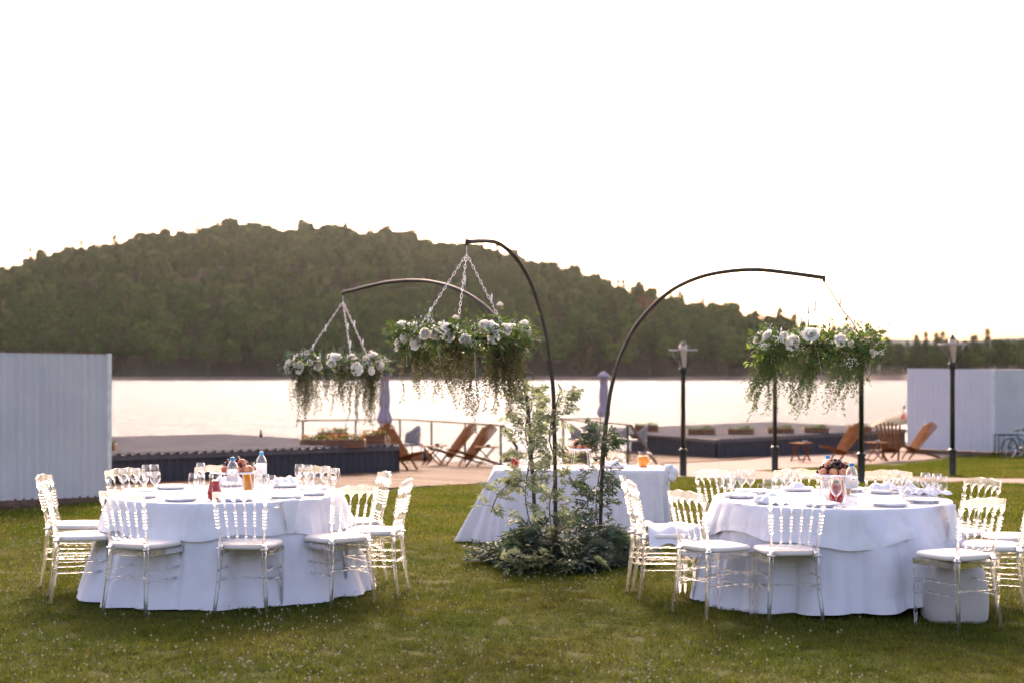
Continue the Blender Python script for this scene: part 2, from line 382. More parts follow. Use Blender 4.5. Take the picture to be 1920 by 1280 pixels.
me = bpy.data.meshes.new('lake_water'); me.from_pydata([(-1500, 22, WZ), (1500, 22, WZ), (1500, 560, WZ), (-1500, 560, WZ)], [], [(0, 1, 2, 3)]); me.materials.append(lm)
tag(link('lake_water', me), kind='structure')

# ---- hill beyond the lake; SIL is its tree line in the picture
SIL = [(-700, 640), (-300, 575), (0, 502), (100, 478), (165, 465), (225, 450), (300, 435), (370, 425), (445, 416), (520, 419), (600, 425), (700, 432), (760, 440), (840, 452), (900, 462), (980, 480), (1050, 498), (1100, 512), (1170, 530), (1250, 547), (1320, 565), (1400, 583), (1480, 602), (1560, 618), (1640, 632), (1720, 642), (1920, 644), (2600, 648)]
SHORE_Y = 526.0
def sil(px):
    px = max(-700, min(2600, px))
    for (a, ya), (c, yc) in zip(SIL, SIL[1:]):
        if px <= c: return ya + (yc - ya) * (px - a) / (c - a)
    return 648
TREE = 13.5
def ridge_d(px): return 640 + 210 * max(0, min(1, (660 - sil(px)) / 245.0))
def hill_z(x, y):
    px = 960 + x / y * F
    rd = ridge_d(px); e = (HOR - sil(px)) / F
    zr = max(2.0, H + e * rd - TREE)
    t = (y - SHORE_Y - 4) / (rd - SHORE_Y - 4)
    if t < 0: return -1.0
    nz = noise.noise(Vector((x * .013, y * .013, 3.3))) * 11 * min(1, t * 3) * max(0, 1 - t) * min(1, zr / 40)
    if t <= 1: return zr * (1 - (1 - t) ** 1.45) + nz
    return zr * max(0, 1 - (t - 1) ** 2 * .5)
gx = [u * .02 for u in range(-40, 41)]; gy = [SHORE_Y + k * 8 for k in range(0, 60)]
vs = []; fs = []
for y in gy:
    for u in gx: vs.append((u * y, y, hill_z(u * y, y)))
n = len(gx)
for j in range(len(gy) - 1):
    for i in range(n - 1): a = j * n + i; fs.append((a, a + 1, a + n + 1, a + n))
me = bpy.data.meshes.new('hill_ground'); me.from_pydata(vs, [], fs)
me.materials.append(mat('forest_floor', (.030, .034, .016), .95, col2=(.05, .05, .025), scale=.05)); me.polygons.foreach_set('use_smooth', [True] * len(fs))
tag(link('hill_ground', me), kind='structure')
# earthy far shore
vs, fs = [], []
for i in range(-120, 121):
    x = i * 5.0; w = noise.noise(Vector((x * .03, 0, 0)))
    vs += [(x, SHORE_Y - 7 + w * 2, WZ - .1), (x, SHORE_Y - 4 + w, WZ + .55 + w * .25), (x, SHORE_Y + 8, .25 + w * .3)]
for i in range(240):
    for j in (0, 1): a = i * 3 + j; fs.append((a, a + 3, a + 4, a + 1))
me = bpy.data.meshes.new('far_shore'); me.from_pydata(vs, [], fs); me.materials.append(M['shore']); tag(link('far_shore', me), kind='structure')
# pale hill far away at the right
vs, fs = [], []
for i in range(61):
    x = 500 + i * 45.0
    hgt = 118 + 16 * math.sin(i * .22 + .2) + 8 * noise.noise(Vector((i * .3, 0, 0)))
    hgt *= min(1, i / 10)
    x *= .5; hgt *= .5; vs += [(x, 2100, -3), (x, 2200, hgt * .75), (x, 2350, hgt), (x, 2600, -3)]
for i in range(60):
    for j in range(3): a = i * 4 + j; fs.append((a, a + 4, a + 5, a + 1))
me = bpy.data.meshes.new('distant_hill'); me.from_pydata(vs, [], fs); me.polygons.foreach_set('use_smooth', [True] * len(fs))
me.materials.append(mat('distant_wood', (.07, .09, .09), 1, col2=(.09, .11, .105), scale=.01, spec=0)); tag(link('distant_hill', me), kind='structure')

# ---- node instancer for things nobody could count
def scatter(name, pts, rots, scls, idx, protos, label, cat):
    me = bpy.data.meshes.new(name); n = len(pts)
    me.vertices.add(n); me.vertices.foreach_set('co', np.asarray(pts, np.float32).ravel())
    a = me.attributes.new('rot', 'FLOAT_VECTOR', 'POINT'); a.data.foreach_set('vector', np.asarray(rots, np.float32).ravel())
    a = me.attributes.new('scl', 'FLOAT_VECTOR', 'POINT'); a.data.foreach_set('vector', np.asarray(scls, np.float32).ravel())
    a = me.attributes.new('idx', 'INT', 'POINT'); a.data.foreach_set('value', np.asarray(idx, np.int32))
    col = bpy.data.collections.new(name + '_kinds')
    for k, pm in enumerate(protos):
        o = bpy.data.objects.new('%s_kind_%c' % (name, 97 + k), pm); col.objects.link(o)
    g = bpy.data.node_groups.new(name + '_nodes', 'GeometryNodeTree')
    g.interface.new_socket('Geometry', in_out='INPUT', socket_type='NodeSocketGeometry'); g.interface.new_socket('Geometry', in_out='OUTPUT', socket_type='NodeSocketGeometry')
    gi = g.nodes.new('NodeGroupInput'); go = g.nodes.new('NodeGroupOutput'); ip = g.nodes.new('GeometryNodeInstanceOnPoints')
    ci = g.nodes.new('GeometryNodeCollectionInfo'); ci.inputs[0].default_value = col; ci.inputs[1].default_value = True; ci.inputs[2].default_value = True
    def at(nm, ty):
        q = g.nodes.new('GeometryNodeInputNamedAttribute'); q.data_type = ty; q.inputs[0].default_value = nm; return q.outputs[0]
    g.links.new(gi.outputs[0], ip.inputs['Points']); g.links.new(ci.outputs[0], ip.inputs['Instance']); ip.inputs['Pick Instance'].default_value = True
    g.links.new(at('idx', 'INT'), ip.inputs['Instance Index']); g.links.new(at('rot', 'FLOAT_VECTOR'), ip.inputs['Rotation']); g.links.new(at('scl', 'FLOAT_VECTOR'), ip.inputs['Scale'])
    g.links.new(ip.outputs[0], go.inputs[0])
    o = link(name, me); md = o.modifiers.new('nodes', 'NODES'); md.node_group = g
    tag(o, label, cat, kind='stuff'); return o

# ---- forest
def crown_mesh(name, kind, m, seed):
    r = np.random.default_rng(seed); parts = []
    if kind == 'broad':
        k = 900; c = rand_dirs(k, -.4, 1); lob = 1 + .24 * np.sin(c[:, 0] * 6 + seed) * np.cos(c[:, 1] * 5 + seed * 2) + .12 * np.sin(c[:, 2] * 9 + seed)
        rad = np.power(r.uniform(.6, 1, k), .3)[:, None] * lob[:, None]
        p = c * rad * np.array([3.1, 3.1, 3.9]) + np.array([0, 0, 6.6])
        parts.append(leaves(p, np.cross(c, rand_dirs(k)), c * 1.6 + np.array([0, 0, .4]) + rand_dirs(k) * .55, r.uniform(.7, 1.15, k), r.uniform(.6, 1.0, k), -.12, .3))
    else:
        k = 340; h = r.uniform(.08, 1, k); t = r.uniform(0, 6.283, k); rr = (1 - h) * 2.3 + .15
        q = r.uniform(.35, 1, k) * rr
        p = np.stack([np.cos(t) * q, np.sin(t) * q, 1 + h * 12], 1); d = np.stack([np.cos(t), np.sin(t), -.25 + 0 * t], 1)
        parts.append(leaves(p, d + rand_dirs(k) * .5, np.stack([0 * t, 0 * t, 1 + 0 * t], 1), r.uniform(.8, 1.3, k), r.uniform(.5, .8, k), .1, .2))
    tb = MB().tube([(0, 0, -1), (0, 0, 6)], [.2, .12], 5)
    v, f = join_np(parts); me = np_mesh(name, v, f, m)
    # trunk as extra faces of the same kind of tree
    import bmesh
    bm = bmesh.new(); bm.from_mesh(me); tm = tb.mesh(name + '_t', None); bm.from_mesh(tm)
    bm.faces.ensure_lookup_table(); n0 = len(f)
    for fc in bm.faces[n0:]: fc.material_index = 1
    bm.to_mesh(me); bm.free(); me.materials.append(M['bark']); return me
protos = [crown_mesh('broad_tree_a', 'broad', M['crown_a'], 1), crown_mesh('broad_tree_b', 'broad', M['crown_a'], 2), crown_mesh('broad_tree_c', 'broad', M['crown_b'], 3),
          crown_mesh('conifer_tree_a', 'fir', M['crown_c'], 4), crown_mesh('russet_tree_a', 'broad', M['crown_r'], 5)]
pts, rots, scls, idx = [], [], [], []
y = SHORE_Y + 5
while y < 900:
    step = 7.2 if y < 600 else 8.2
    x = -.43 * y
    while x < .43 * y:
        xx = x + random.uniform(-2, 2); yy = y + random.uniform(-2.4, 2.4); px = 960 + xx / yy * F
        if yy <= ridge_d(px) + 30 and yy > SHORE_Y + 3:
            shore = yy < SHORE_Y + 25; right = px > 1450
            u = noise.noise(Vector((xx * .02, yy * .02, 0)))
            con = (.42 if right else (.22 if shore else .04)) + max(0, u) * .25
            q = random.random()
            k = 3 if q < con else (4 if q > .997 else (2 if random.random() < .28 + u * .5 else random.choice((0, 1))))
            s = random.uniform(.9, 1.3) * (1.08 if shore else 1.0)
            if right: s *= max(.80, 1 - (px - 1450) / 700)
            if yy > ridge_d(px) - 24: s *= .68
            pts.append((xx, yy, hill_z(xx, yy) - .3)); rots.append((random.uniform(-.06, .06), random.uniform(-.06, .06), random.uniform(0, 6.28))); w = random.uniform(.85, 1.15); scls.append((s * w, s * w, s * random.uniform(.8, 1.35))); idx.append(k)
        x += step
    y += step * .95
scatter('forest', pts, rots, scls, idx, protos, 'dark green mixed forest covering the whole hill beyond the lake', 'forest')
print('forest', len(pts))

# ---- wooden deck, plank by plank
DECK = [(-13.5, 13.0), (-2.14, 23.95), (-.53, 25.5), (3.02, 28.3), (3.6, 34.3), (6.1, 37.1), (7.1, 39.5), (5.4, 42.5), (3.6, 44.6), (1.45, 44.0), (1.35, 34.3), (-.42, 33.1), (-2.55, 37.8), (-3.5, 44.5), (-6.2, 40.4), (-7.0, 34.8), (-14, 27.5), (-17, 17)]
e1 = Vector((.7071, .7071)); u1 = Vector((-.7071, .7071))
ss = [Vector(p).dot(e1) for p in DECK]; step = .148
deck = thing('wooden_deck', None, None, (0, 0, 0), kind='structure'); npl = 0
s = min(ss) + step
while s < max(ss) - step:
    hits = []
    for a, c in zip(DECK, DECK[1:] + DECK[:1]):
        sa, sc = Vector(a).dot(e1), Vector(c).dot(e1)
        if (sa > s) != (sc > s):
            t = (s - sa) / (sc - sa); q = Vector(a).lerp(Vector(c), t); hits.append(q.dot(u1))
    hits.sort()
    for a, c in zip(hits[0::2], hits[1::2]):
        if c - a < .3 or npl >= 296: continue
        vv = []
        for uu in (a, c):
            for k in (-1, 1):
                q = e1 * (s + k * (step / 2 - .006)) + u1 * uu; vv.append((q.x, q.y))
        zt = random.uniform(.026, .034)
        v8 = [(q[0], q[1], gz(q[1]) - .02) for q in vv] + [(q[0], q[1], gz(q[1]) + zt) for q in vv]
        # shift the mesh so that the wood grain differs from plank to plank
        me = bpy.data.meshes.new('plank'); ox, oy = vv[0]
        me.from_pydata([(q[0] - ox, q[1] - oy, q[2]) for q in v8], [], [(4, 6, 7, 5), (0, 1, 5, 4), (1, 3, 7, 5), (3, 2, 6, 7), (2, 0, 4, 6)]); me.materials.append(M['wood_deck'])
        link('plank', me, deck, (ox, oy, 0)); npl += 1
    s += step
print('planks', npl)

# ---- paved path (small pink pavers)
PATH = [(3.04, 28.32), (4.5, 27.3), (6.8, 26.7), (9.25, 25.7), (16, 23.9), (16.5, 25.4), (9.8, 27.3), (6.5, 28.5), (5.2, 30.9), (8.45, 34.1), (10.3, 36.3), (12.3, 39.9), (13.9, 42), (13.4, 48), (4.0, 43.2), (7.14, 39.5), (6.14, 37.1), (3.64, 34.3)]
tr = tessellate_polygon([[Vector((p[0], p[1], 0)) for p in PATH]])
pm = bpy.data.materials.new('pink_pavers'); pm.use_nodes = True; nt = pm.node_tree; b = nt.nodes['Principled BSDF']; b.inputs['Roughness'].default_value = .9; b.inputs['Specular IOR Level'].default_value = .15
tc = nt.nodes.new('ShaderNodeTexCoord'); br = nt.nodes.new('ShaderNodeTexBrick'); mp = nt.nodes.new('ShaderNodeMapping'); mp.inputs['Rotation'].default_value = (0, 0, R(40))
nt.links.new(tc.outputs['Object'], mp.inputs[0]); nt.links.new(mp.outputs[0], br.inputs[0]); br.inputs['Scale'].default_value = 1; br.inputs['Brick Width'].default_value = .21; br.inputs['Row Height'].default_value = .11; br.inputs['Mortar Size'].default_value = .006
br.inputs['Color1'].default_value = (.20, .14, .118, 1); br.inputs['Color2'].default_value = (.255, .19, .163, 1); br.inputs['Mortar'].default_value = (.16, .125, .10, 1)
nt.links.new(br.outputs[0], b.inputs['Base Color']); bp = nt.nodes.new('ShaderNodeBump'); bp.invert = True; bp.inputs['Distance'].default_value = .01; nt.links.new(br.outputs[1], bp.inputs['Height']); nt.links.new(bp.outputs[0], b.inputs['Normal'])
me = bpy.data.meshes.new('paved_path'); me.from_pydata([(p[0], p[1], gz(p[1]) + .012) for p in PATH], [], [tuple(t) for t in tr]); me.materials.append(pm)
tag(link('paved_path', me), kind='structure')

# ---- grass
def hard(x, y): return inside(DECK, x, y) or inside(PATH, x, y)
def grass_patch(name, seed, size, nblade, hmin, hmax, wid, ncl, m, extra=None):
    r = np.random.default_rng(seed); parts = []
    p = np.concatenate([r.uniform(-size / 2, size / 2, (nblade, 2)), np.zeros((nblade, 1))], 1)
    # clumped heights
    hh = r.uniform(hmin, hmax, nblade) * (1 + .45 * np.sin(p[:, 0] * 19 + seed) * np.cos(p[:, 1] * 23 + seed * 3))
    t = r.uniform(0, 6.283, nblade); lean = r.uniform(.1, .9, nblade)
    d = np.stack([np.cos(t) * lean, np.sin(t) * lean, np.ones(nblade)], 1); d = unit(d)
    s = np.stack([-np.sin(t), np.cos(t), 0 * t], 1); w = wid * r.uniform(.6, 1.3, nblade)[:, None]
    mid = p + d * (hh * .55)[:, None]; tip = p + d * hh[:, None] + np.stack([np.cos(t), np.sin(t), -.5 + 0 * t], 1) * (hh * .3 * lean)[:, None]
    v = np.stack([p - s * w / 2, p + s * w / 2, mid + s * w * .4, mid - s * w * .4, tip], 1).reshape(-1, 3)
    q = np.arange(nblade)[:, None] * 5
    f = np.concatenate([q + [[0, 1, 2]], q + [[0, 2, 3]], q + [[3, 2, 4]]], 0)
    me = np_mesh(name, v, f, m)
    if ncl:
        c = np.concatenate([r.uniform(-size / 2, size / 2, (ncl, 2)), r.uniform(.008, .028, (ncl, 1))], 1)
        pp, dd = [], []
        for k in range(3):
            a = r.uniform(0, 6.283, ncl) if k == 0 else a + 2.094
            pp.append(c); dd.append(np.stack([np.cos(a), np.sin(a), .15 + 0 * a], 1))
        pp = np.concatenate(pp); dd = np.concatenate(dd); nn = np.tile([[0, 0, 1.]], (len(pp), 1)) + r.normal(0, .25, (len(pp), 3))
        cv, cf = leaves(pp, dd, nn, .013, .012, .1, .1)
        cm = np_mesh(name + 'c', cv, cf, M['clover'])
        import bmesh
        bm = bmesh.new(); bm.from_mesh(me); n0 = len(bm.faces); bm.from_mesh(cm); bm.faces.ensure_lookup_table()
        for fc in bm.faces[n0:]: fc.material_index = 1
        bm.to_mesh(me); bm.free(); me.materials.append(M['clover'])
    return me
near = [grass_patch('turf_%c' % (97 + i), 10 + i, .52, 1500, .018, .042, .0034, 220 if i % 2 else 90, M['grass']) for i in range(4)]
near += [grass_patch('turf_dry', 30, .52, 110, .02, .045, .003, 0, M['straw'])]
far = [grass_patch('turf_far_%c' % (97 + i), 50 + i, 1.1, 2300, .03, .055, .009, 0, M['grass']) for i in range(2)]
pts, rots, scls, idx = [], [], [], []
y = 6.9
while y < 15.8:
    w = .365 * y + 3.2; x = -w
    while x < w:
        xx, yy = x + random.uniform(-.05, .05), y + random.uniform(-.05, .05)
        if not hard(xx, yy):
            n_ = noise.noise(Vector((xx * .9, yy * .9, 1.7)))
            hs_ = .85 + .35 * n_ + random.uniform(-.08, .08)
            pts.append((xx, yy, gz(yy))); rots.append((0, 0, random.uniform(0, 6.28))); scls.append((1, 1, max(.5, hs_))); idx.append(random.randrange(4))
            if noise.noise(Vector((xx * .45 + 9, yy * .8, 0))) + .5 * math.exp(-((xx - .6) / 1.2) ** 2 - ((yy - 11.3) / .9) ** 2) > -.1 + random.uniform(-.1, .3):
                pts.append((xx + .01, yy, gz(yy))); rots.append((0, 0, random.uniform(0, 6.28))); scls.append((1, 1, 1)); idx.append(4)
        x += .5
    y += .5
scatter('grass', pts, rots, scls, idx, near, 'short mown green grass of the lawn around the tables', 'grass')
pts, rots, scls, idx = [], [], [], []
y = 15.9
while y < 42:
    w = .37 * y + 4; x = -w
    while x < w:
        xx, yy = x + random.uniform(-.1, .1), y + random.uniform(-.1, .1)
        if all(not hard(xx + a, yy + c) for a, c in ((-.4, -.4), (.4, -.4), (.4, .4), (-.4, .4))) and yy < ymax(xx) - .6:
            pts.append((xx, yy, gz(yy))); rots.append((0, 0, random.uniform(0, 6.28))); scls.append((1, 1, random.uniform(.7, 1.1))); idx.append(random.randrange(2))
        x += .95
    y += .95
scatter('far_grass', pts, rots, scls, idx, far, 'sunlit strips of lawn beside the deck and the path', 'grass')
# clover blossoms
cv, cf = blobs(np.concatenate([rand_dirs(14, -.4, 1) * .0072 + np.array([0, 0, .046]), np.array([[0, 0, .045]])]), .004)
tb = MB().tube([(0, 0, 0), (.002, 0, .045)], .0009, 4); stv = np.array(tb.v); stf = [f for f in tb.f if len(f) == 4]
stf = np.array([(f[0], f[1], f[2]) for f in stf] + [(f[0], f[2], f[3]) for f in stf])
head = np_mesh('clover_head', *join_np([(cv, cf), (stv, stf)]), M['clover_head'])
pts, rots, scls, idx = [], [], [], []
while len(pts) < 4200:
    yy = 7.2 + 17 * random.random() ** 1.1; xx = random.uniform(-1, 1) * (.37 * yy + .5)
    if hard(xx, yy) or yy > ymax(xx) - 1: continue
    d_ = noise.noise(Vector((xx * .5, yy * .5, 5.5))) + .45 * noise.noise(Vector((xx * 1.7, yy * 1.7, 2)))
    if xx < -1.2 and 11 < yy < 17: d_ += .3
    if yy < 11.5: d_ -= .12
    if d_ < random.uniform(-.45, .45): continue
    pts.append((xx, yy, gz(yy))); rots.append((random.uniform(-.3, .3), random.uniform(-.3, .3), random.uniform(0, 6))); q = random.uniform(.4, .72); scls.append((q, q, random.uniform(.6, 1.0))); idx.append(0)
scatter('clover_blossoms', pts, rots, scls, idx, [head], 'tiny whitish clover blossoms dotted all over the lawn', 'clover')

# ================================================================ SHEDS AND ROOFED PLATFORMS
def ribbed(a, b, z0, z1, pitch, depth, m, name, parent, out, prof='wave', top=None):
    """ribbed steel sheet standing between plan points a and b; out = outward normal; z0/z1 pairs at a and b"""
    a, b = Vector(a), Vector(b); Ln = (b - a).length; n = max(2, int(Ln / pitch)); out = Vector(out)
    xs_ = []
    if prof == 'wave':
        for i in range(n * 8 + 1): t = i / (n * 8); xs_.append((t, depth * (.5 + .5 * math.cos(t * n * 2 * math.pi))))
    else:
        for i in range(n):
            for q, dd in ((0, 0), (.55, 0), (.65, 1), (.9, 1)): xs_.append(((i + q) / n, depth * dd))
        xs_.append((1, 0))
    v, f = [], []
    for t, dd in xs_:
        p = a.lerp(b, t) + out * dd
        v += [(p.x, p.y, z0[0] + (z0[1] - z0[0]) * t), (p.x, p.y, z1[0] + (z1[1] - z1[0]) * t)]
    for i in range(len(xs_) - 1): f.append((2 * i, 2 * i + 2, 2 * i + 3, 2 * i + 1))
    me = bpy.data.meshes.new(name); me.from_pydata(v, [], f); me.materials.append(m)
    if prof == 'wave': me.polygons.foreach_set('use_smooth', [True] * len(f))
    return link(name, me, parent)

# near shed, left edge of the picture
sh = thing('steel_shed', 'pale ribbed steel shed at the left edge of the lawn', 'shed')
c0, c1 = Vector((X(-110, 19.0), 19.0)), Vector((X(200, 20.62), 20.62))
dr = (c1 - c0).normalized(); outn = Vector((dr.y, -dr.x)); zt, zb = Z(664, 20.62), Z(930, 20.62)
zt0, zb0 = Z(659, 19.0), Z(942, 19.0)
for k in range(5):                                  # overlapping sheets
    q0, q1 = k / 5, (k + 1) / 5 + (.004 if k < 4 else 0)
    pa, pb = c0.lerp(c1, q0) + outn * (.005 * (k % 2)), c0.lerp(c1, q1) + outn * (.005 * (k % 2))
    ribbed(pa, pb, (zb0 + (zb - zb0) * q0, zb0 + (zb - zb0) * q1), (zt0 + (zt - zt0) * q0, zt0 + (zt - zt0) * q1), .098, .032, M['sheet_white'], 'wall_sheet', sh, outn)
back = c1 + Vector((-outn.x, -outn.y)) * 2.4
ribbed(c1, back, (zb, zb), (zt, zt - .1), .098, .02, M['sheet_white'], 'wall_sheet', sh, (dr.x, dr.y))
backl = c0 + Vector((-outn.x, -outn.y)) * 2.4
MB().add([(c0.x, c0.y, zt0 - .01), (c1.x, c1.y, zt - .01), (back.x, back.y, zt - .11), (backl.x, backl.y, zt0 - .11)], [(0, 1, 2, 3)]).build('roof', M['sheet_white'], sh)
MB().bar((c1.x + .03, c1.y + .0, zb - .02), (c1.x + .03, c1.y, zt + .012), .06, .06, up=(outn.x, outn.y, 0)).build('corner_trim', M['trim_white'], sh)
MB().bar((c0.x, c0.y + .06, zb0 - .08), (c1.x, c1.y + .06, zb - .08), .1, .2).build('base_beam', M['wood_base'], sh)
MB().bar((c0.x, c0.y, zt0 + .012), (c1.x, c1.y, zt + .012), .05, .02).build('top_trim', M['wood_base'], sh)

# far shed at the right
sh = thing('far_steel_shed', 'white flat roofed shed behind the wooden chairs at the right', 'shed')
a, b_, c = Vector((X(1701, 42.4), 42.4)), Vector((X(1862, 40.7), 40.7)), Vector((X(2060, 43.5), 43.5))
za, zb_ = Z(839, 42.4), Z(846, 40.7); zta, ztb = Z(690, 42.4), Z(692, 40.7); ztc = ztb
d1 = (b_ - a).normalized(); d2 = (c - b_).normalized()
ribbed(a, b_, (za, zb_), (zta, ztb), .16, .012, M['sheet_white2'], 'wall_sheet', sh, (d1.y, -d1.x), 'trap')
ribbed(b_, c, (zb_, zb_ - .05), (ztb, ztb - .02), 1.2, .012, M['sheet_white'], 'wall_sheet', sh, (d2.y, -d2.x), 'trap')
d_ = Vector((a.x + c.x - b_.x, a.y + c.y - b_.y))
MB().add([(a.x, a.y, zta - .01), (b_.x, b_.y, ztb - .01), (c.x, c.y, ztb - .03), (d_.x, d_.y, zta - .03)], [(0, 1, 2, 3)]).build('roof', M['sheet_white2'], sh)
MB().bar((b_.x, b_.y - .03, zb_), (b_.x, b_.y - .03, ztb + .01), .07, .05, up=(0, 1, 0)).build('corner_trim', M['trim_white'], sh)
MB().bar((a.x, a.y + .04, za - .13), (b_.x, b_.y + .04, zb_ - .13), .1, .24).build('base_beam', M['wood_base'], sh)
MB().bar((b_.x, b_.y + .06, zb_ - .13), (c.x, c.y + .06, zb_ - .15), .1, .24).build('base_beam', M['wood_base'], sh)
for t in (.15, .5, .85):
    q = a.lerp(b_, t); MB().box((q.x, q.y - .12, za - .17), (.16, .1, .09), math.atan2(d1.y, d1.x)).build('support_block', M['wood_base'], sh)

def platform(name, label, front, roofpts, zr, zf, hgt, nrib):
    """low building: front = list of plan corners of the walls seen; roofpts A,B,C,D with A-B the eave"""
    pl = thing(name, label, 'low roof')
    for (p, zp), (q, zq) in zip(zip(front, zf), list(zip(front, zf))[1:]):
        p2, q2 = Vector(p), Vector(q); d = (q2 - p2).normalized(); o = Vector((d.y, -d.x))
        ribbed(p2 - o * .05, q2 - o * .05, (zp - hgt, zq - hgt), (zp - .05, zq - .05), .16, .022, M['sheet_dark'], 'wall_sheet', pl, o, 'trap')
        MB().bar((p2.x, p2.y, zp - .045), (q2.x, q2.y, zq - .045), .03, .10).build('fascia', M['trim'], pl)
    return pl
# left platform
A, B = Vector((-7.19, 25.3)), Vector((-2.39, 30.2)); A0 = A - (B - A) * .55
prp = Vector((-.714, .70)); zA, zB = .215, .135; zA0 = zA + (zA - zB) * .55
pl = platform('low_roof', 'low dark platform with grey ribbed roof behind the left table', [tuple(A0), tuple(A), tuple(B)], None, None, [zA0, zA, zB], .57, 0)
def ribroof(p, q, dirn, depth, zp, zq, pitch, name, m, parent, h=.035, back=None):
    p, q = Vector(p), Vector(q); n = int((q - p).length / pitch); v, f = [], []; e = (q - p).normalized()
    k = 0
    for i in range(n):
        for u, hh in ((0, 0), (.5, 0), (.62, 1), (.86, 1)):
            t = (i + u) / n; c_ = p.lerp(q, t); z = zp + (zq - zp) * t + hh * h
            dp = depth if back is None else back(t)
            d_ = c_ + Vector(dirn) * dp
            c_ = c_ - Vector(dirn) * .05
            v += [(c_.x, c_.y, z), (d_.x, d_.y, z + .02)]; k += 1
    for i in range(k - 1): f.append((2 * i, 2 * i + 2, 2 * i + 3, 2 * i + 1))
    me = bpy.data.meshes.new(name); me.from_pydata(v, [], f); me.materials.append(m); return link(name, me, parent)
ribroof(A0, B, prp, 6.5, zA0, zB, .2, 'roof_sheet', M['sheet_roof'], pl)
# right end wall of the left platform is turned away; close it anyway
Cc = B + prp * 6.5
ribbed(B, Cc, (zB - .57, zB - .57), (zB - .01, zB + .01), .16, .022, M['sheet_dark'], 'wall_sheet', pl, (.7, .714), 'trap')
# right platform
P0, Q0, L0 = Vector((5.5, 38.2)), Vector((12.45, 44.9)), Vector((3.5, 42.3))
zP, zQ, zL = -.125, -.13, -.11
pl = platform('low_roof', 'low dark platform with grey ribbed roof and planters beside the lake', [tuple(L0), tuple(P0), tuple(Q0)], None, None, [zL, zP, zQ], .56, 0)
ribroof(P0, Q0, (-.49, .87), 6.6, zP, zQ, .2, 'roof_sheet', M['sheet_roof'], pl, h=.03)

# sandy spit, rocks
tag(MB().lathe([(.001, .55), (.5, .5), (1.3, .22), (1.9, -.15)], 11, (0, 0, 0)).build('shore_rock', M['rock'], loc=(X(1704, 66), 66, Z(795, 66))), 'brown mossy rock on the shore beside the far white shed', 'rock')
vs, fs = [], []
for i in range(13):
    t = i / 12; px = 1655 + 90 * t; d = 62 - 3 * t
    vs += [(X(px, d - 6), d - 6, gz(d) - .3 + .05 * i / 12), (X(px, d), d, Z(800 - 10 * t, d)), (X(px, d + 6), d + 6, WZ - .2)]
for i in range(12):
    for j in (0, 1): a = i * 3 + j; fs.append((a, a + 3, a + 4, a + 1))
me = bpy.data.meshes.new('sandy_shore'); me.from_pydata(vs, [], fs); me.materials.append(M['sand']); tag(link('sandy_shore', me), kind='structure')
# buoy
by = thing('buoy', 'small red and blue buoy floating on the lake by the far shed', 'buoy', (X(1694, 58), 58, WZ))
MB().lathe([(.001, 0), (.08, .03), (.09, .16), (.05, .22), (.02, .25), (.012, .5)], 10).build('float', M['redprint'], by, loc=(0, 0, Z(772, 58) - WZ - .3))
MB().box((.04, 0, 0), (.06, .01, .07)).build('flag', M['canvas'], by, loc=(0, 0, Z(763, 58) - WZ))

# ---- evening haze over the lake: one closed box of thin air
hz = MB().add([(x, y, z) for z in (-6, 330) for x, y in ((-4300, -80), (4300, -80), (4300, 3200), (-4300, 3200))], [(0, 3, 2, 1), (4, 5, 6, 7), (0, 1, 5, 4), (1, 2, 6, 5), (2, 3, 7, 6), (3, 0, 4, 7)])
hm = bpy.data.materials.new('haze_air'); hm.use_nodes = True; nt = hm.node_tree; nt.nodes.remove(nt.nodes['Principled BSDF'])
pv = nt.nodes.new('ShaderNodeVolumePrincipled'); pv.inputs['Color'].default_value = (.93, .96, .98, 1); pv.inputs['Density'].default_value = .000024; pv.inputs['Anisotropy'].default_value = .85
nt.links.new(pv.outputs[0], nt.nodes['Material Output'].inputs['Volume'])
tag(hz.build('haze', hm), 'thin warm evening haze over the lake', kind='stuff')

# ================================================================ CLEAR CHAIRS
def bead_profile(z0, z1, r, rb, nb, b0=.3, b1=.8):
    """turned bar from z0 to z1 with nb beads in the middle stretch"""
    L = z1 - z0; pr = [(r * 1.5, z0), (r * 1.5, z0 + .012), (r, z0 + .02), (r * .8, z0 + L * b0 * .9)]
    for i in range(nb):
        c = z0 + L * (b0 + (b1 - b0) * (i + .5) / nb); h = L * (b1 - b0) / nb * .46
        q = rb * (1.0 if i in (0, nb - 1, nb // 2) else .86)
        pr += [(r * .8, c - h), (q, c - h * .55), (q, c + h * .55), (r * .8, c + h)]
    pr += [(r * .8, z1 - L * (1 - b1) * .7), (r, z1 - .02), (r * 1.5, z1 - .012), (r * 1.5, z1)]
    return pr
def along(prof, a, b, n=8):
    a, b = Vector(a), Vector(b); d = b - a; q = Vector((0, 0, 1)).rotation_difference(d.normalized()).to_matrix()
    return MB().lathe([(r, z * d.length) for r, z in prof], n, a, q, True)
def ring_tube(mb, a, b, r, rings, n=8):
    pr = [(r, 0)]
    for t in rings: pr += [(r, t - .02), (r * 1.5, t - .008), (r * 1.5, t + .008), (r, t + .02)]
    pr.append((r, 1))
    a, b = Vector(a), Vector(b); d = b - a; q = Vector((0, 0, 1)).rotation_difference(d.normalized()).to_matrix()
    mb.lathe([(rr, z * d.length) for rr, z in pr], n, a, q, True); return mb
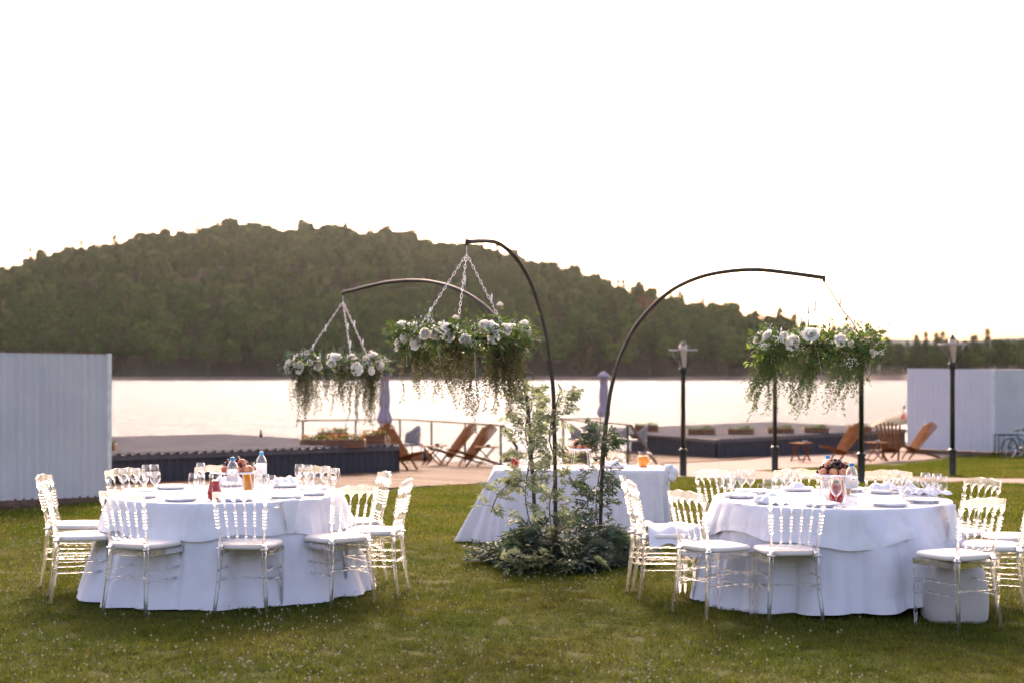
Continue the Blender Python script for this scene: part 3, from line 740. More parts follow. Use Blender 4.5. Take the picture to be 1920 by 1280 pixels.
def scallop(mb, w0, w1, y, tilt, z_of_top, z_of_bot, n, th):
    """plate across the back: top and bottom outlines as functions of u in 0..1"""
    v = []
    for i in range(n + 1):
        u = i / n; x = -w0 / 2 + w0 * u; bow = -.02 * math.sin(math.pi * u)
        for zf in (z_of_top(u), z_of_bot(u)):
            yy = y + bow - (zf - .5) * tilt
            v += [(x, yy - th / 2, zf), (x, yy + th / 2, zf)]
    f = []
    for i in range(n):
        a = i * 4; b = a + 4
        f += [(a, b, b + 1, a + 1), (a + 2, a + 3, b + 3, b + 2), (a, a + 2, b + 2, b), (a + 1, b + 1, b + 3, a + 3)]
    f += [(0, 1, 3, 2), (n * 4, n * 4 + 2, n * 4 + 3, n * 4 + 1)]
    return mb.add(v, f, False)
def make_chair():
    t = thing('clear_chair', 'x', 'chair')
    A = M['acrylic']
    # cushion
    w, dth = .205, .20; n = 28; v, f = [], []
    lay = [(0.93, .462), (1.0, .470), (1.0, .486), (.965, .497), (.85, .503), (.45, .506)]
    for s_, z in lay:
        for i in range(n):
            a = 2 * math.pi * i / n; c_, s2 = math.cos(a), math.sin(a)
            x = w * abs(c_) ** .5 * (1 if c_ > 0 else -1); y = dth * abs(s2) ** .55 * (1 if s2 > 0 else -1)
            x *= (1.0 + .08 * (y / dth))
            v.append((x * s_, y * s_ + .01, z))
    for k in range(len(lay) - 1):
        for i in range(n): f.append((k * n + i, k * n + (i + 1) % n, (k + 1) * n + (i + 1) % n, (k + 1) * n + i))
    f.append(tuple(range((len(lay) - 1) * n, len(lay) * n))); f.append(tuple(range(n))[::-1])
    mb = MB().add(v, f, True); mb.build('cushion', M['cushion'], t)
    # seat frame
    mb = MB()
    for a_, b_ in (((-.195, .19, .435), (.195, .19, .435)), ((-.165, -.175, .435), (.165, -.175, .435)), ((-.165, -.175, .435), (-.195, .19, .435)), ((.165, -.175, .435), (.195, .19, .435))):
        mb.bar(a_, b_, .016, .038)
    mb.build('seat_frame', A, t)
    for s_ in (-1, 1):      # front legs
        pr = [(.019, .455), (.019, .40), (.013, .39), (.0165, .37), (.0165, .34), (.0125, .33), (.0145, .24), (.019, .235), (.019, .222), (.014, .215), (.0125, .09), (.0155, .085), (.0155, .078), (.0115, .072), (.0095, 0)]
        MB().lathe([(r, z) for r, z in pr][::-1], 10, (s_ * .183, .18, 0), None, True).build('leg', A, t)
    for s_ in (-1, 1):      # rear leg and back post in one
        mb = MB()
        pts = [(s_ * .190, -.235, 0), (s_ * .172, -.205, .20), (s_ * .158, -.185, .40), (s_ * .156, -.183, .50)]
        mb.tube(pts, [.0125, .017, .019, .017], 8)
        mb.build('leg', A, t)
        p0, p1 = Vector((s_ * .156, -.183, .50)), Vector((s_ * .182, -.245, .815))
        along([(r, z / (p1 - p0).length) for r, z in bead_profile(0, (p1 - p0).length, .0125, .0205, 6, .38, .82)], p0, p1, 10).build('back_post', A, t)
    zl = .560
    for i in range(4):      # spindles
        u = (i + 1) / 5; p0 = Vector((-.158 + .316 * u, -.185 - .012, zl)); p1 = Vector((-.182 + .364 * u, -.245 - .012 * math.sin(math.pi * u), .812))
        along([(r, z / (p1 - p0).length) for r, z in bead_profile(0, (p1 - p0).length, .006, .0122, 5, .3, .75)], p0, p1, 8).build('spindle', A, t)
    def top(u): return .868 + .022 * math.sin(math.pi * u) ** .7 + .004 * math.cos(u * 6 * math.pi)
    def bot(u):
        k = (u * 5) % 1; return .800 + .036 * math.sin(math.pi * k) ** .7 if 0 < u < 1 else .79
    scallop(MB(), .386, 0, -.185, .2, top, bot, 50, .020).build('crest_rail', M['acrylic_crest'], t)
    def top2(u):
        k = (u * 5) % 1; return .562 - .024 * math.sin(math.pi * k) ** .7
    def bot2(u): return .530 - .004 * math.cos(u * 10 * math.pi)
    scallop(MB(), .316, 0, -.175, .2, top2, bot2, 50, .014).build('lower_rail', A, t)
    ring_tube(MB(), (-.158, -.19, .512), (.158, -.19, .512), .0065, ()).build('lower_rail', A, t)
    for z in (.235, .315):
        for s_ in (-1, 1):
            ring_tube(MB(), (s_ * .172, -.202, z), (s_ * .183, .18, z), .0062, (.2, .4, .6, .8)).build('stretcher', A, t)
        ring_tube(MB(), (-.183, .18, z - .02), (.183, .18, z - .02), .006, (.2, .4, .6, .8)).build('stretcher', A, t)
    ring_tube(MB(), (-.172, -.203, .272), (.172, -.203, .272), .0062, (.2, .4, .6, .8)).build('stretcher', A, t)
    for s_ in (-1, 1): MB().tube([(s_ * .155, -.16, .475), (s_ * .185, -.19, .47), (s_ * .16, -.212, .468), (s_ * .135, -.19, .465)], .007, 5).build('cushion_tie', M['cushion'], t)
    return kids(t)
chair_kind = make_chair(); first_chair = True
def chair(x, y, face, label, group):
    """face = compass angle of the seat direction in degrees, 90 = away from the camera"""
    global first_chair
    c = chair_kind if first_chair else copy_tree(chair_kind); first_chair = False
    # x, y give the middle of the back feet
    a = R(face); c.location = (x + .21 * math.cos(a), y + .21 * math.sin(a), gz(y)); c.rotation_euler = (0, 0, a - math.pi / 2)
    c['label'] = label; c['group'] = group; return c
LG, RG = 'clear chairs around the left round table', 'clear chairs around the right round table'
LT, RT = Vector((-2.25, 11.25)), Vector((2.42, 10.8))
chair(-1.90, 9.98, 84, 'clear chair nearest the camera at the left table, its back towards us', LG)
chair(-2.72, 10.02, 66, 'clear chair at the left table, just left of the one with its back to us', LG)
chair(-1.17, 10.40, 128, 'clear chair turned three quarters at the near right side of the left table', LG)
chair(-3.43, 10.62, 20, 'clear chair in profile at the left end of the left table, the nearer of two', LG)
chair(-3.72, 11.45, 2, 'clear chair half hidden behind the profile chair beside the ribbed shed', LG)
chair(-.86, 11.0, 172, 'clear chair seen from its side at the right edge of the left table', LG)
chair(-1.10, 11.75, 200, 'clear chair behind the side-on chair at the right edge of the left table', LG)
chair(-3.28, 12.15, -42, 'clear chair behind the left table at its left, behind the wine glass cluster', LG)
chair(-2.60, 12.52, -80, 'clear chair behind the left table between the red juice and the dark platform', LG)
chair(-1.72, 12.4, -115, 'clear chair behind the left table at its right, behind the tall glasses', LG)
chair(1.92, 9.64, 94, 'clear chair nearest the camera at the right table, its back towards us', RG)
chair(1.25, 9.93, 32, 'clear chair turned three quarters at the near left side of the right table', RG)
tcl_chair = (.97, 10.80)
chair(.96, 10.80, 3, 'clear chair beside the greenery with a white cloth over its seat', RG)
chair(.93, 11.22, -6, 'clear chair almost hidden behind the chair with the white cloth', RG)
chair(3.08, 9.40, 116, 'clear chair at the near right of the right table in front of the grey pouf', RG)
chair(3.60, 10.0, 158, 'clear chair cut by the right picture edge, second from the front', RG)
chair(3.62, 11.05, 205, 'clear chair behind the right end of the right table, angled to the left', RG)
chair(3.95, 10.6, 180, 'clear chair at the very right picture edge, only its crest and legs showing', RG)
chair(1.72, 11.95, -58, 'clear chair behind the right table at its left, behind the leftmost glasses', RG)
chair(2.42, 12.05, -88, 'clear chair behind the right table left of the fruit stand', RG)
chair(3.15, 11.9, -105, 'clear chair behind the right table between the folded napkin and the glasses', RG)
BG = 'clear chairs behind the long table'
chair(1.08, 15.95, -90, 'clear chair behind the long table left of the orange juice jug', BG)
chair(.22, 16.0, -90, 'clear chair behind the long table screened by the pale climbing leaves', BG)

# ================================================================ TABLES AND CLOTHS
def folds(k, seed, amp):
    r = random.Random(seed); ks = [(1, k, r.uniform(0, 6.28)), (.7, r.randint(k // 2, k - 2), r.uniform(0, 6.28)), (.35, r.randint(k + 3, k + 9), r.uniform(0, 6.28))]
    tot = sum(q[0] for q in ks); pl_ = [(r.uniform(-math.pi, math.pi), r.uniform(.25, .6) * r.choice((1, 1, -1)), r.uniform(.018, .05)) for _ in range(16)]
    def g(t):
        s = sum(a * (2 * abs(math.sin(n * t / 2 + p)) ** .8 - 1.2) for a, n, p in ks) / tot
        return amp * (s + sum(h_ * math.exp(-(((t - p_ + math.pi) % (2 * math.pi) - math.pi) / w_) ** 2) for p_, h_, w_ in pl_))
    return g
def round_cloth(name, c, r, ztop, zlow, flare, seed, amp, k, m, label, hem=None, n=360, lay=18, over=None, foldpow=.75, fof=None):
    fo = fof or folds(k, seed, amp); v, f = [], []
    rad = [0.001, r * .25, r * .5, r * .75, r * .93, r * .985, r]
    for q in rad:
        for i in range(n):
            t = 2 * math.pi * i / n; w = .0012 * math.sin(t * 9 + q * 30) * (q / r)
            v.append((q * math.cos(t), q * math.sin(t), ztop + (w if q < r * .95 else 0) - (.003 if q == r else 0)))
    for j in range(1, lay + 1):
        u = j / lay
        for i in range(n):
            t = 2 * math.pi * i / n
            zl = zlow if hem is None else hem(t)
            fl = flare(t) if callable(flare) else flare
            rr = r + .006 + fl * u ** 1.15 + fo(t) * u ** foldpow + .008 * math.sin(3 * t + 7 * u) * u
            z = ztop - .006 - (ztop - zl) * u
            if j == 1: rr = r + .008
            if over: rr += over(t, u)
            v.append((rr * math.cos(t), rr * math.sin(t), z))
    L = len(rad) + lay
    for j in range(L - 1):
        for i in range(n): f.append((j * n + i, j * n + (i + 1) % n, (j + 1) * n + (i + 1) % n, (j + 1) * n + i))
    me = bpy.data.meshes.new(name); me.from_pydata(v, [], f); me.polygons.foreach_set('use_smooth', [True] * len(f)); me.materials.append(m)
    o = link(name, me, None, (c[0], c[1], 0)); tag(o, label, 'tablecloth'); return o
def table(c, r, label):
    t = thing('banquet_table', label, 'table', (c[0], c[1], 0))
    MB().lathe([(.001, .715), (r, .715), (r + .004, .73), (r, .742), (.001, .742)], 48).build('tabletop', M['wood_brown'], t)
    for k in range(4):
        a = k * math.pi / 2 + .8; MB().tube([(.62 * math.cos(a), .62 * math.sin(a), 0), (.55 * math.cos(a), .55 * math.sin(a), .72)], .015, 8).build('leg', M['black'], t)
table(LT, .895, 'round folding table under the white cloths at the left'); table(RT, .875, 'round folding table under the white cloths at the right')
ZT = .752
def bump_at(t, c, w): d = (t - c + math.pi) % (2 * math.pi) - math.pi; return math.exp(-(d / w) ** 2)
def flareL(t): return .16 + .07 * bump_at(t, math.pi, .9) + .08 * bump_at(t, 0, .8) + .05 * bump_at(t, 4.0, .35)
round_cloth('tablecloth', LT, .90, ZT, .02, flareL, 3, .075, 17, M['cloth'], 'floor length white tablecloth of the left round table, falling in soft folds')
def hemR(t):
    return .03 + .10 * bump_at(t, -.95, .28) + .02 * math.sin(3 * t)
def flareR(t): return .10 + .10 * bump_at(t, -.75, .45) + .06 * bump_at(t, math.pi + .25, .5)
def overR(t, u):      # cloth bunched up: a swag bulging towards the camera right of the front chair
    b = bump_at(t, -1.2, .3); return b * .07 * math.sin(math.pi * min(1, u * 1.2)) + .03 * bump_at(t, -1.2, .3) * math.sin(16 * t) * math.sin(math.pi * u)
round_cloth('tablecloth', RT, .88, ZT, .02, flareR, 11, .085, 15, M['cloth'], 'floor length white tablecloth of the right round table, hem lifted in front', hem=hemR, over=overR)
def hemTL(t): return .515 + .018 * math.sin(5 * t + 1) + .012 * math.sin(13 * t)
fuL, foL2 = folds(17, 3, .075), folds(23, 21, .012)
round_cloth('table_topper', LT, .906, ZT + .004, .5, lambda t: flareL(t) * .28 + .012, 21, .034, 17, M['topper'], 'shorter damask overlay cloth on top of the left round table', hem=hemTL, lay=9, fof=lambda t: .43 * fuL(t) + foL2(t))
def hemTR(t):
    return .525 + .035 * math.cos(4 * (t + .95)) + .015 * math.sin(9 * t) - .10 * bump_at(t, -.62, .10) - .05 * bump_at(t, -.95, .12) - .08 * bump_at(t, -.1, .2)
def foR(t, u): return .035 * (bump_at(t, -.62, .07) - bump_at(t, -.72, .05) + bump_at(t, -.05, .12)) * u
fuR, foR2 = folds(15, 11, .085), folds(21, 31, .012)
round_cloth('table_topper', RT, .886, ZT + .004, .5, lambda t: flareR(t) * .30 + .016 + .035 * bump_at(t, -1.2, .35), 31, .034, 15, M['topper'], 'shorter damask overlay cloth with hanging corners on the right round table', hem=hemTR, lay=9, over=foR, fof=lambda t: .44 * fuR(t) + foR2(t))
# cloth corner that falls over the near right edge of the left table: a napkin
def napkin_hang(loc, rz, w, h, label, seed):
    r = random.Random(seed); v, f = [], []; nx, ny = 12, 12
    for j in range(ny + 1):
        u = j / ny
        for i in range(nx + 1):
            s = i / nx; ww = w * (1 - .45 * u * abs(2 * s - 1) ** 1.2)
            x = (s - .5) * ww; yy = -.012 - .018 * math.sin(s * 9 + u * 2) * u - .012 * u
            if j == 0: yy = .06
            v.append((x, yy, (.006 if j == 0 else 0) - h * max(0, u - .08) * (1 - .25 * abs(2 * s - .9))))
    for j in range(ny):
        for i in range(nx): a = j * (nx + 1) + i; f.append((a, a + nx + 1, a + nx + 2, a + 1))
    me = bpy.data.meshes.new('napkin'); me.from_pydata(v, [], f); me.polygons.foreach_set('use_smooth', [True] * len(f)); me.materials.append(M['napkin'])
    o = link('napkin', me, None, loc, (0, 0, rz)); tag(o, label, 'napkin')
a = math.atan2(-.70, .58)
napkin_hang((LT.x + .95 * math.cos(a), LT.y + .95 * math.sin(a), ZT + .012), a + math.pi / 2, .16, .27, 'white napkin hanging over the near right edge of the left table', 1)
a = math.atan2(-.60, .66)
napkin_hang((RT.x + .95 * math.cos(a), RT.y + .95 * math.sin(a), ZT + .012), a + math.pi / 2, .17, .27, 'white napkin hanging over the near right edge of the right table', 2)

# long table
zl = gz(14.9) ; c = Vector((.71, 14.95))
t = thing('long_table', 'rectangular folding table under white cloths behind the greenery', 'table', (c.x, c.y, zl))
MB().box((0, 0, .728), (.88, .36, .014)).build('tabletop', M['wood_brown'], t)
for sx in (-1, 1):
    for sy in (-1, 1): MB().tube([(sx * .78, sy * .28, 0), (sx * .78, sy * .28, .72)], .014, 8).build('leg', M['black'], t)
def rect_cloth(name, hw, hd, ztop, hem, flare, fo, m, label, n=400, lay=14):
    v, f = [], []
    def per(t, g):
        c_, s_ = math.cos(t), math.sin(t); e = .16
        return (hw + g) * abs(c_) ** e * (1 if c_ > 0 else -1), (hd + g) * abs(s_) ** e * (1 if s_ > 0 else -1)
    ts = []
    for i in range(n):      # spread the samples evenly along the sides
        s = i / n * 4; k = int(s); q = s - k
        ts.append((k + (.5 - .5 * math.cos(math.pi * q)) * .0 + q) * math.pi / 2)
    pts0 = [per(t, 0) for t in ts]
    for q in (.001, .5, .97, 1.0):
        for x, y in pts0: v.append((x * q, y * q, ztop - (.004 if q == 1 else 0)))
    for j in range(1, lay + 1):
        u = j / lay
        for t in ts:
            g = .01 + fo(t) * u ** .8; x, y = per(t, g); fx, fy = flare(t); v.append((x + fx * u, y + fy * u, ztop - .006 - (ztop - hem(t)) * u))
    L = 4 + lay
    for j in range(L - 1):
        for i in range(n): f.append((j * n + i, j * n + (i + 1) % n, (j + 1) * n + (i + 1) % n, (j + 1) * n + i))
    me = bpy.data.meshes.new(name); me.from_pydata(v, [], f); me.polygons.foreach_set('use_smooth', [True] * len(f)); me.materials.append(m)
    o = link(name, me, None, (c.x, c.y, zl)); tag(o, label, 'tablecloth')
fo1 = folds(14, 41, .06)
def flareX(t): return (-.38 * bump_at(t, math.pi + .25, .55), -.16 * bump_at(t, math.pi * 1.35, .5) - .05 * bump_at(t, -math.pi / 2, .6))
rect_cloth('tablecloth', .895, .375, ZT, lambda t: .03 + .14 * bump_at(t, -1.05, .3), flareX, fo1, M['cloth'], 'floor length white cloth of the long table, drawn out to the left')
fo2 = folds(16, 43, .012)
rect_cloth('table_topper', .905, .385, ZT + .004, lambda t: .62 + .015 * math.sin(7 * t) - .06 * bump_at(t, -.45, .15), lambda t: (0, 0), fo2, M['topper'], 'short white overlay cloth of the long table', lay=5)
# knot of cloth at its right corner
v = []
mb = MB(); 
for i, (q, r_) in enumerate((((.90, -.33, .76), .05), ((.95, -.36, .73), .055), ((.93, -.38, .68), .045), ((.92, -.36, .785), .03))): mb.sphere(q, r_, 10, 6, 1.1)
o = mb.build('cloth_bow', M['napkin'], None, loc=(c.x, c.y, zl)); tag(o, 'gathered knot of white cloth at the right corner of the long table', 'bow')
# cloth over a chair seat
def seat_cloth():
    v, f = [], []; nx, ny = 22, 14
    for j in range(ny + 1):
        for i in range(nx + 1):
            x = -.24 + .48 * i / nx; y = -.17 + .40 * j / ny
            ex = max(0, abs(x) - .17); z = .525 + .02 * math.sin(x * 21 + 1) * math.cos(y * 17) + .018 * math.sin(y * 30 + x * 9)
            z -= max(0, ex) * 1.4
            v.append((x * (1 if ex == 0 else .93), y, z + (.02 if abs(x) < .15 else 0)))
    for j in range(ny):
        for i in range(nx): a_ = j * (nx + 1) + i; f.append((a_, a_ + 1, a_ + nx + 2, a_ + nx + 1))
    me = bpy.data.meshes.new('seat_cloth'); me.from_pydata(v, [], f); me.polygons.foreach_set('use_smooth', [True] * len(f)); me.materials.append(M['napkin'])
    o = link('folded_cloth', me, None, (.97 + .21, 10.81, 0), (0, 0, R(3 - 90))); tag(o, 'crumpled white cloth lying on the seat of the chair beside the greenery', 'cloth')
seat_cloth()

# grey pouf in front of the right table
v, f = [], []; n = 40
lay = [(.0, .90), (.0, .99), (.03, 1.04), (.10, 1.07), (.2, 1.06), (.30, .99), (.37, .90), (.41, .80), (.43, .66), (.435, .3)]
for z, s_ in lay:
    for i in range(n):
        a_ = 2 * math.pi * i / n; x = .205 * abs(math.cos(a_)) ** .6 * (1 if math.cos(a_) > 0 else -1); y = .17 * abs(math.sin(a_)) ** .6 * (1 if math.sin(a_) > 0 else -1)
        v.append((x * s_, y * s_, z))
for k in range(len(lay) - 1):
    for i in range(n): f.append((k * n + i, k * n + (i + 1) % n, (k + 1) * n + (i + 1) % n, (k + 1) * n + i))
f.append(tuple(range((len(lay) - 1) * n, len(lay) * n)))
o = MB().add(v, f, True).build('pouf', M['pouf'], None, loc=(X(1795, 9.78), 9.85, -.005)); tag(o, 'pale grey rounded pouf on the grass under the right table edge', 'pouf')

# ================================================================ TABLEWARE
def wine(h=.20, rb=.039, rr=.031):
    st = h * .42
    pr = [(.001, .002), (.033, .003), (.034, .005), (.010, .009), (.0042, .02), (.0036, st * .6), (.0045, st - .008), (.012, st + .004), (.026, st + .018), (rb * .93, st + .036), (rb, st + (h - st) * .52), (rb * .95, st + (h - st) * .75), (rr, h - .001), (rr - .0008, h)]
    mb = MB().lathe(pr, 22)
    return mb
def flute(h=.15): return MB().lathe([(.001, .002), (.026, .003), (.004, .012), (.0035, .06), (.012, .075), (.022, .10), (.024, .12), (.02, h)], 18)
def tumbler(): return MB().lathe([(.001, .004), (.028, .004), (.03, .0), (.033, .06), (.036, .135), (.0345, .135), (.031, .06), (.027, .012), (.001, .012)], 22)
me_big = wine().mesh('wine_glass', M['glass']); me_med = wine(.175, .042, .036).mesh('goblet', M['glass']); me_sm = flute().mesh('small_glass', M['glass'])
ORD = ['first', 'second', 'third', 'fourth', 'fifth', 'sixth', 'seventh', 'eighth', 'ninth', 'tenth', 'eleventh', 'twelfth', 'thirteenth', 'fourteenth', 'fifteenth', 'sixteenth']
def glasses(lst, side):
    cnt = {}
    for px, yt, kd in sorted(lst):
        h = {'big': .20, 'med': .175, 'small': .15}[kd]; me = {'big': me_big, 'med': me_med, 'small': me_sm}[kd]
        nm = {'big': 'tall wine glass', 'med': 'wide goblet', 'small': 'small stemmed glass'}[kd]
        d = (H - ZT - .005 - h) * F / (yt - HOR)
        k = cnt.get(kd, 0); cnt[kd] = k + 1
        o = link('wine_glass' if kd != 'small' else 'small_glass', me, None, (X(px, d), d, ZT + .005), (random.uniform(-.01, .01), 0, random.uniform(0, 6)))
        tag(o, '%s, %s of its kind counted from the left on the %s round table' % (nm, ORD[k], side), 'glass', 'stemmed glasses on the %s round table' % side)
glasses([(231, 877, 'big'), (253, 876.5, 'big'), (269, 884, 'med'), (274, 870.6, 'big'), (289, 869.8, 'big'), (291, 884, 'med'), (237, 897, 'small'), (376, 867, 'big'), (363, 886, 'big'), (373, 888, 'med'), (382, 903, 'small'),
         (561, 869.5, 'big'), (577, 870.5, 'big'), (579, 884, 'med'), (595, 885.5, 'big'), (610, 876, 'big'), (619, 893, 'small'), (629, 877, 'big'), (496, 888, 'big'), (507, 890, 'med'), (519, 911, 'small')], 'left')
glasses([(1349, 885, 'big'), (1362, 892, 'med'), (1371, 884, 'big'), (1383, 891, 'big'), (1391, 880, 'big'), (1407, 880, 'big'), (1440, 897, 'med'), (1457, 895, 'med'), (1470, 897, 'small'), (1475, 878.5, 'big'), (1488, 878.5, 'big'), (1426, 905, 'small'),
         (1675, 881, 'big'), (1692, 882.5, 'big'), (1674, 897, 'small'), (1693, 896, 'med'), (1713, 898, 'med'), (1735, 885.4, 'big'), (1744, 890, 'med'), (1757, 887, 'big'), (1767, 892, 'big'), (1568, 899, 'big'), (1749, 903, 'small')], 'right')
# plates
mb = MB().lathe([(.001, .006), (.085, .006), (.100, .012), (.130, .024), (.134, .026), (.131, .019), (.112, .004), (.10, .0), (.001, .0)], 40); plate_me = mb.mesh('plate', M['china'])
mb = MB().lathe([(.001, .006), (.06, .006), (.07, .012), (.098, .024), (.102, .026), (.099, .021), (.07, .006), (.06, .0), (.001, .0)], 36); splate_me = mb.mesh('side_plate', M['china'])
def plates(T, rad, angs, side):
    lst = []
    for a_ in angs:
        x, y = T[0] + rad * math.cos(R(a_)), T[1] + rad * math.sin(R(a_)); lst.append((x / y, x, y, a_))
    lst.sort(); out = {}
    for k, (_, x, y, a_) in enumerate(lst):
        o = link('plate', plate_me, None, (x, y, ZT + .006)); tag(o, 'white dinner plate, %s from the left on the %s round table' % (ORD[k], side), 'plate', 'plates on the %s round table' % side)
        out[a_] = (x, y)
    return out
angL = [-72, -108, -40, -146, 178, -14, 24, 142, 100, 58]
PL = plates(LT, .70, angL, 'left')
angR = [-108, -140, 176, -66, -30, 4, 40, 140, 100, 66]
PR = plates(RT, .69, angR, 'right')
def cutlery(T, a_, rad, off, kind, label):
    a0 = R(a_); x = T[0] + rad * math.cos(a0) - off * math.sin(a0); y = T[1] + rad * math.sin(a0) + off * math.cos(a0)
    mb = MB(); L = .19
    if kind == 'knife': mb.bar((0, -L / 2, .003), (0, 0, .003), .011, .004); mb.bar((0, 0, .003), (.002, L / 2, .003), .016, .002)
    else:
        mb.bar((0, -L / 2, .003), (0, L * .2, .003), .007, .003); mb.bar((0, L * .2, .003), (0, L * .32, .003), .02, .002)
        for q in (-.0075, -.0025, .0025, .0075): mb.bar((q, L * .32, .003), (q, L / 2, .004), .0025, .002)
    o = mb.build(kind, M['metal'], None, loc=(x, y, ZT + .006), rot=(0, 0, a0 + math.pi / 2)); tag(o, label, kind)
for T, angs, side in ((LT, [(-72, 'in front of the nearest chair'), (-40, 'near the hanging napkin'), (-108, 'left of the red juice')], 'left'), (RT, [(-66, 'right of the water bottle'), (-108, 'behind the nearest chair'), (-30, 'under the right goblets')], 'right')):
    for a_, wh in angs:
        cutlery(T, a_, .72, .155, 'fork', 'steel fork beside the plate %s on the %s table' % (wh, side)); cutlery(T, a_, .72, -.155, 'knife', 'steel knife beside the plate %s on the %s table' % (wh, side))
# folded napkins
def nap_fold(x, y, label, kind=0, rz=0, z=.03):
    v, f = [], []
    mb = MB()
    if kind == 0:       # standing folded fan
        n = 7
        for i in range(n):
            a_ = -.9 + 1.8 * i / (n - 1); h_ = .075 + .02 * math.cos(a_ * 2)
            mb.add([(-.01 + .01 * i, -.05, 0), (.012 * (i - 3), .05, 0), (.075 * math.sin(a_), .01, h_), (.06 * math.sin(a_) + .03, -.02, h_ * .6)], [(0, 1, 2), (0, 2, 3), (1, 3, 2), (0, 3, 1)], False)
    elif kind == 1:     # domed
        mb.lathe([(.001, .055), (.03, .052), (.055, .04), (.075, .02), (.085, .0)], 22)
    else:               # crumpled
        n = 16; vv = []
        for j in range(n + 1):
            for i in range(n + 1):
                x_, y_ = (i / n - .5) * .22, (j / n - .5) * .20; vv.append((x_, y_, max(0.002, .045 * (1 - (x_ / .13) ** 2) * (1 - (y_ / .12) ** 2) + .02 * math.sin(x_ * 60 + y_ * 25) * math.cos(y_ * 45))))
        mb.add(vv, [(j * (n + 1) + i, j * (n + 1) + i + 1, (j + 1) * (n + 1) + i + 1, (j + 1) * (n + 1) + i) for j in range(n) for i in range(n)], True)
    o = mb.build('napkin', M['napkin'], None, loc=(x, y, ZT + z), rot=(0, 0, rz), sc=.85 if kind == 1 else 1.15); tag(o, label, 'napkin')
nap_fold(*PR[66], 'white pointed folded napkin on a plate right of the water bottle', 0)
nap_fold(*PR[100], 'white domed napkin on a plate behind the right table, left of the red juice', 1)
nap_fold(*PR[40], 'white napkin on the plate behind the right pair of tall glasses', 2, 0)
nap_fold(RT.x + .78, RT.y + .10, 'crumpled white cloth at the right edge of the right table', 2, .5, .02)
nap_fold(RT.x + .66, RT.y + .2, 'white pointed napkin beside the rightmost glasses', 0, .8, .01)
nap_fold(*PL[58], 'crumpled white napkin on a far plate of the left table', 2)
nap_fold(*PL[100], 'crumpled white napkin on the far plate behind the fruit stand', 2)
nap_fold(*PR[-140], 'small crumpled napkin on the near left plate of the right table', 2, 1, .012)

# jugs
def red_jug(px, d, label):
    t = thing('juice_jug', label, 'jug', (X(px, d), d, ZT + .006))
    body = [(.001, .002), (.040, .002), (.052, .012), (.058, .045), (.050, .085), (.040, .125), (.038, .165), (.043, .182)]
    MB().lathe(body, 12).build('body', M['jugglass'], t)
    MB().lathe([(.001, .004), (.038, .004), (.050, .014), (.0555, .045), (.048, .085), (.0385, .122), (.037, .142), (.001, .142)], 12).build('juice', M['red'], t)
    MB().lathe([(.001, .205), (.028, .203), (.040, .19), (.040, .178)], 20).build('lid', M['jugglass'], t)
    MB().tube([(.0, -.050, .150), (0, -.072, .145), (.0, -.076, .10), (0, -.062, .06)], .0048, 8).build('handle', M['jugglass'], t)
red_jug(402, 10.62, 'jug of deep red juice with a clear handle on the left table'); red_jug(1568, 10.35, 'jug of deep red juice behind a wine glass on the right table')
def amber_jug(px, d, label):
    t = thing('amber_juice_jug', label, 'jug', (X(px, d), d, ZT + .006))
    MB().lathe([(.001, .0), (.043, .0), (.047, .04), (.049, .14), (.051, .245), (.05, .247)], 24).build('body', M['jugglass'], t)
    MB().lathe([(.001, .006), (.040, .006), (.045, .04), (.047, .14), (.048, .205), (.001, .205)], 24).build('juice', M['amber'], t)
    MB().tube([(.05, 0, .22), (.085, 0, .2), (.085, 0, .08), (.048, 0, .05)], .006, 8).build('handle', M['jugglass'], t)
amber_jug(465, 11.15, 'tall jug of amber juice behind the fruit stand on the left table'); amber_jug(1585, 11.1, 'tall jug of amber juice behind the fruit stand on the right table')
t = thing('orange_juice_jug', 'round bellied jug of orange juice with a glass handle on the long table', 'jug', (X(1206, 15.0), 15.0, zl + ZT + .005))
MB().lathe([(.001, 0), (.05, 0), (.058, .03), (.064, .07), (.058, .105), (.045, .13), (.045, .15), (.055, .165)], 24).build('body', M['jugglass'], t)
MB().lathe([(.001, .004), (.048, .004), (.056, .03), (.062, .07), (.056, .105), (.045, .118), (.001, .118)], 24).build('juice', M['orange'], t)
MB().tube([(.045, 0, .145), (.085, 0, .14), (.095, 0, .1), (.085, 0, .06), (.06, 0, .045)], .008, 8).build('handle', M['jugglass'], t)
def glass_water(px, d, label):
    t = thing('tumbler', label, 'glass', (X(px, d), d, ZT + .006)); tumbler().build('glass_wall', M['glass'], t)
    MB().lathe([(.001, .013), (.026, .013), (.0325, .1), (.001, .1)], 20).build('water', M['pet'], t)
glass_water(494, 11.0, 'clear tumbler of water right of the amber juice on the left table'); glass_water(1548, 10.75, 'clear tumbler of water left of the red juice on the right table')
glass_water(483, 11.5, 'clear tumbler behind the second water bottle on the left table')

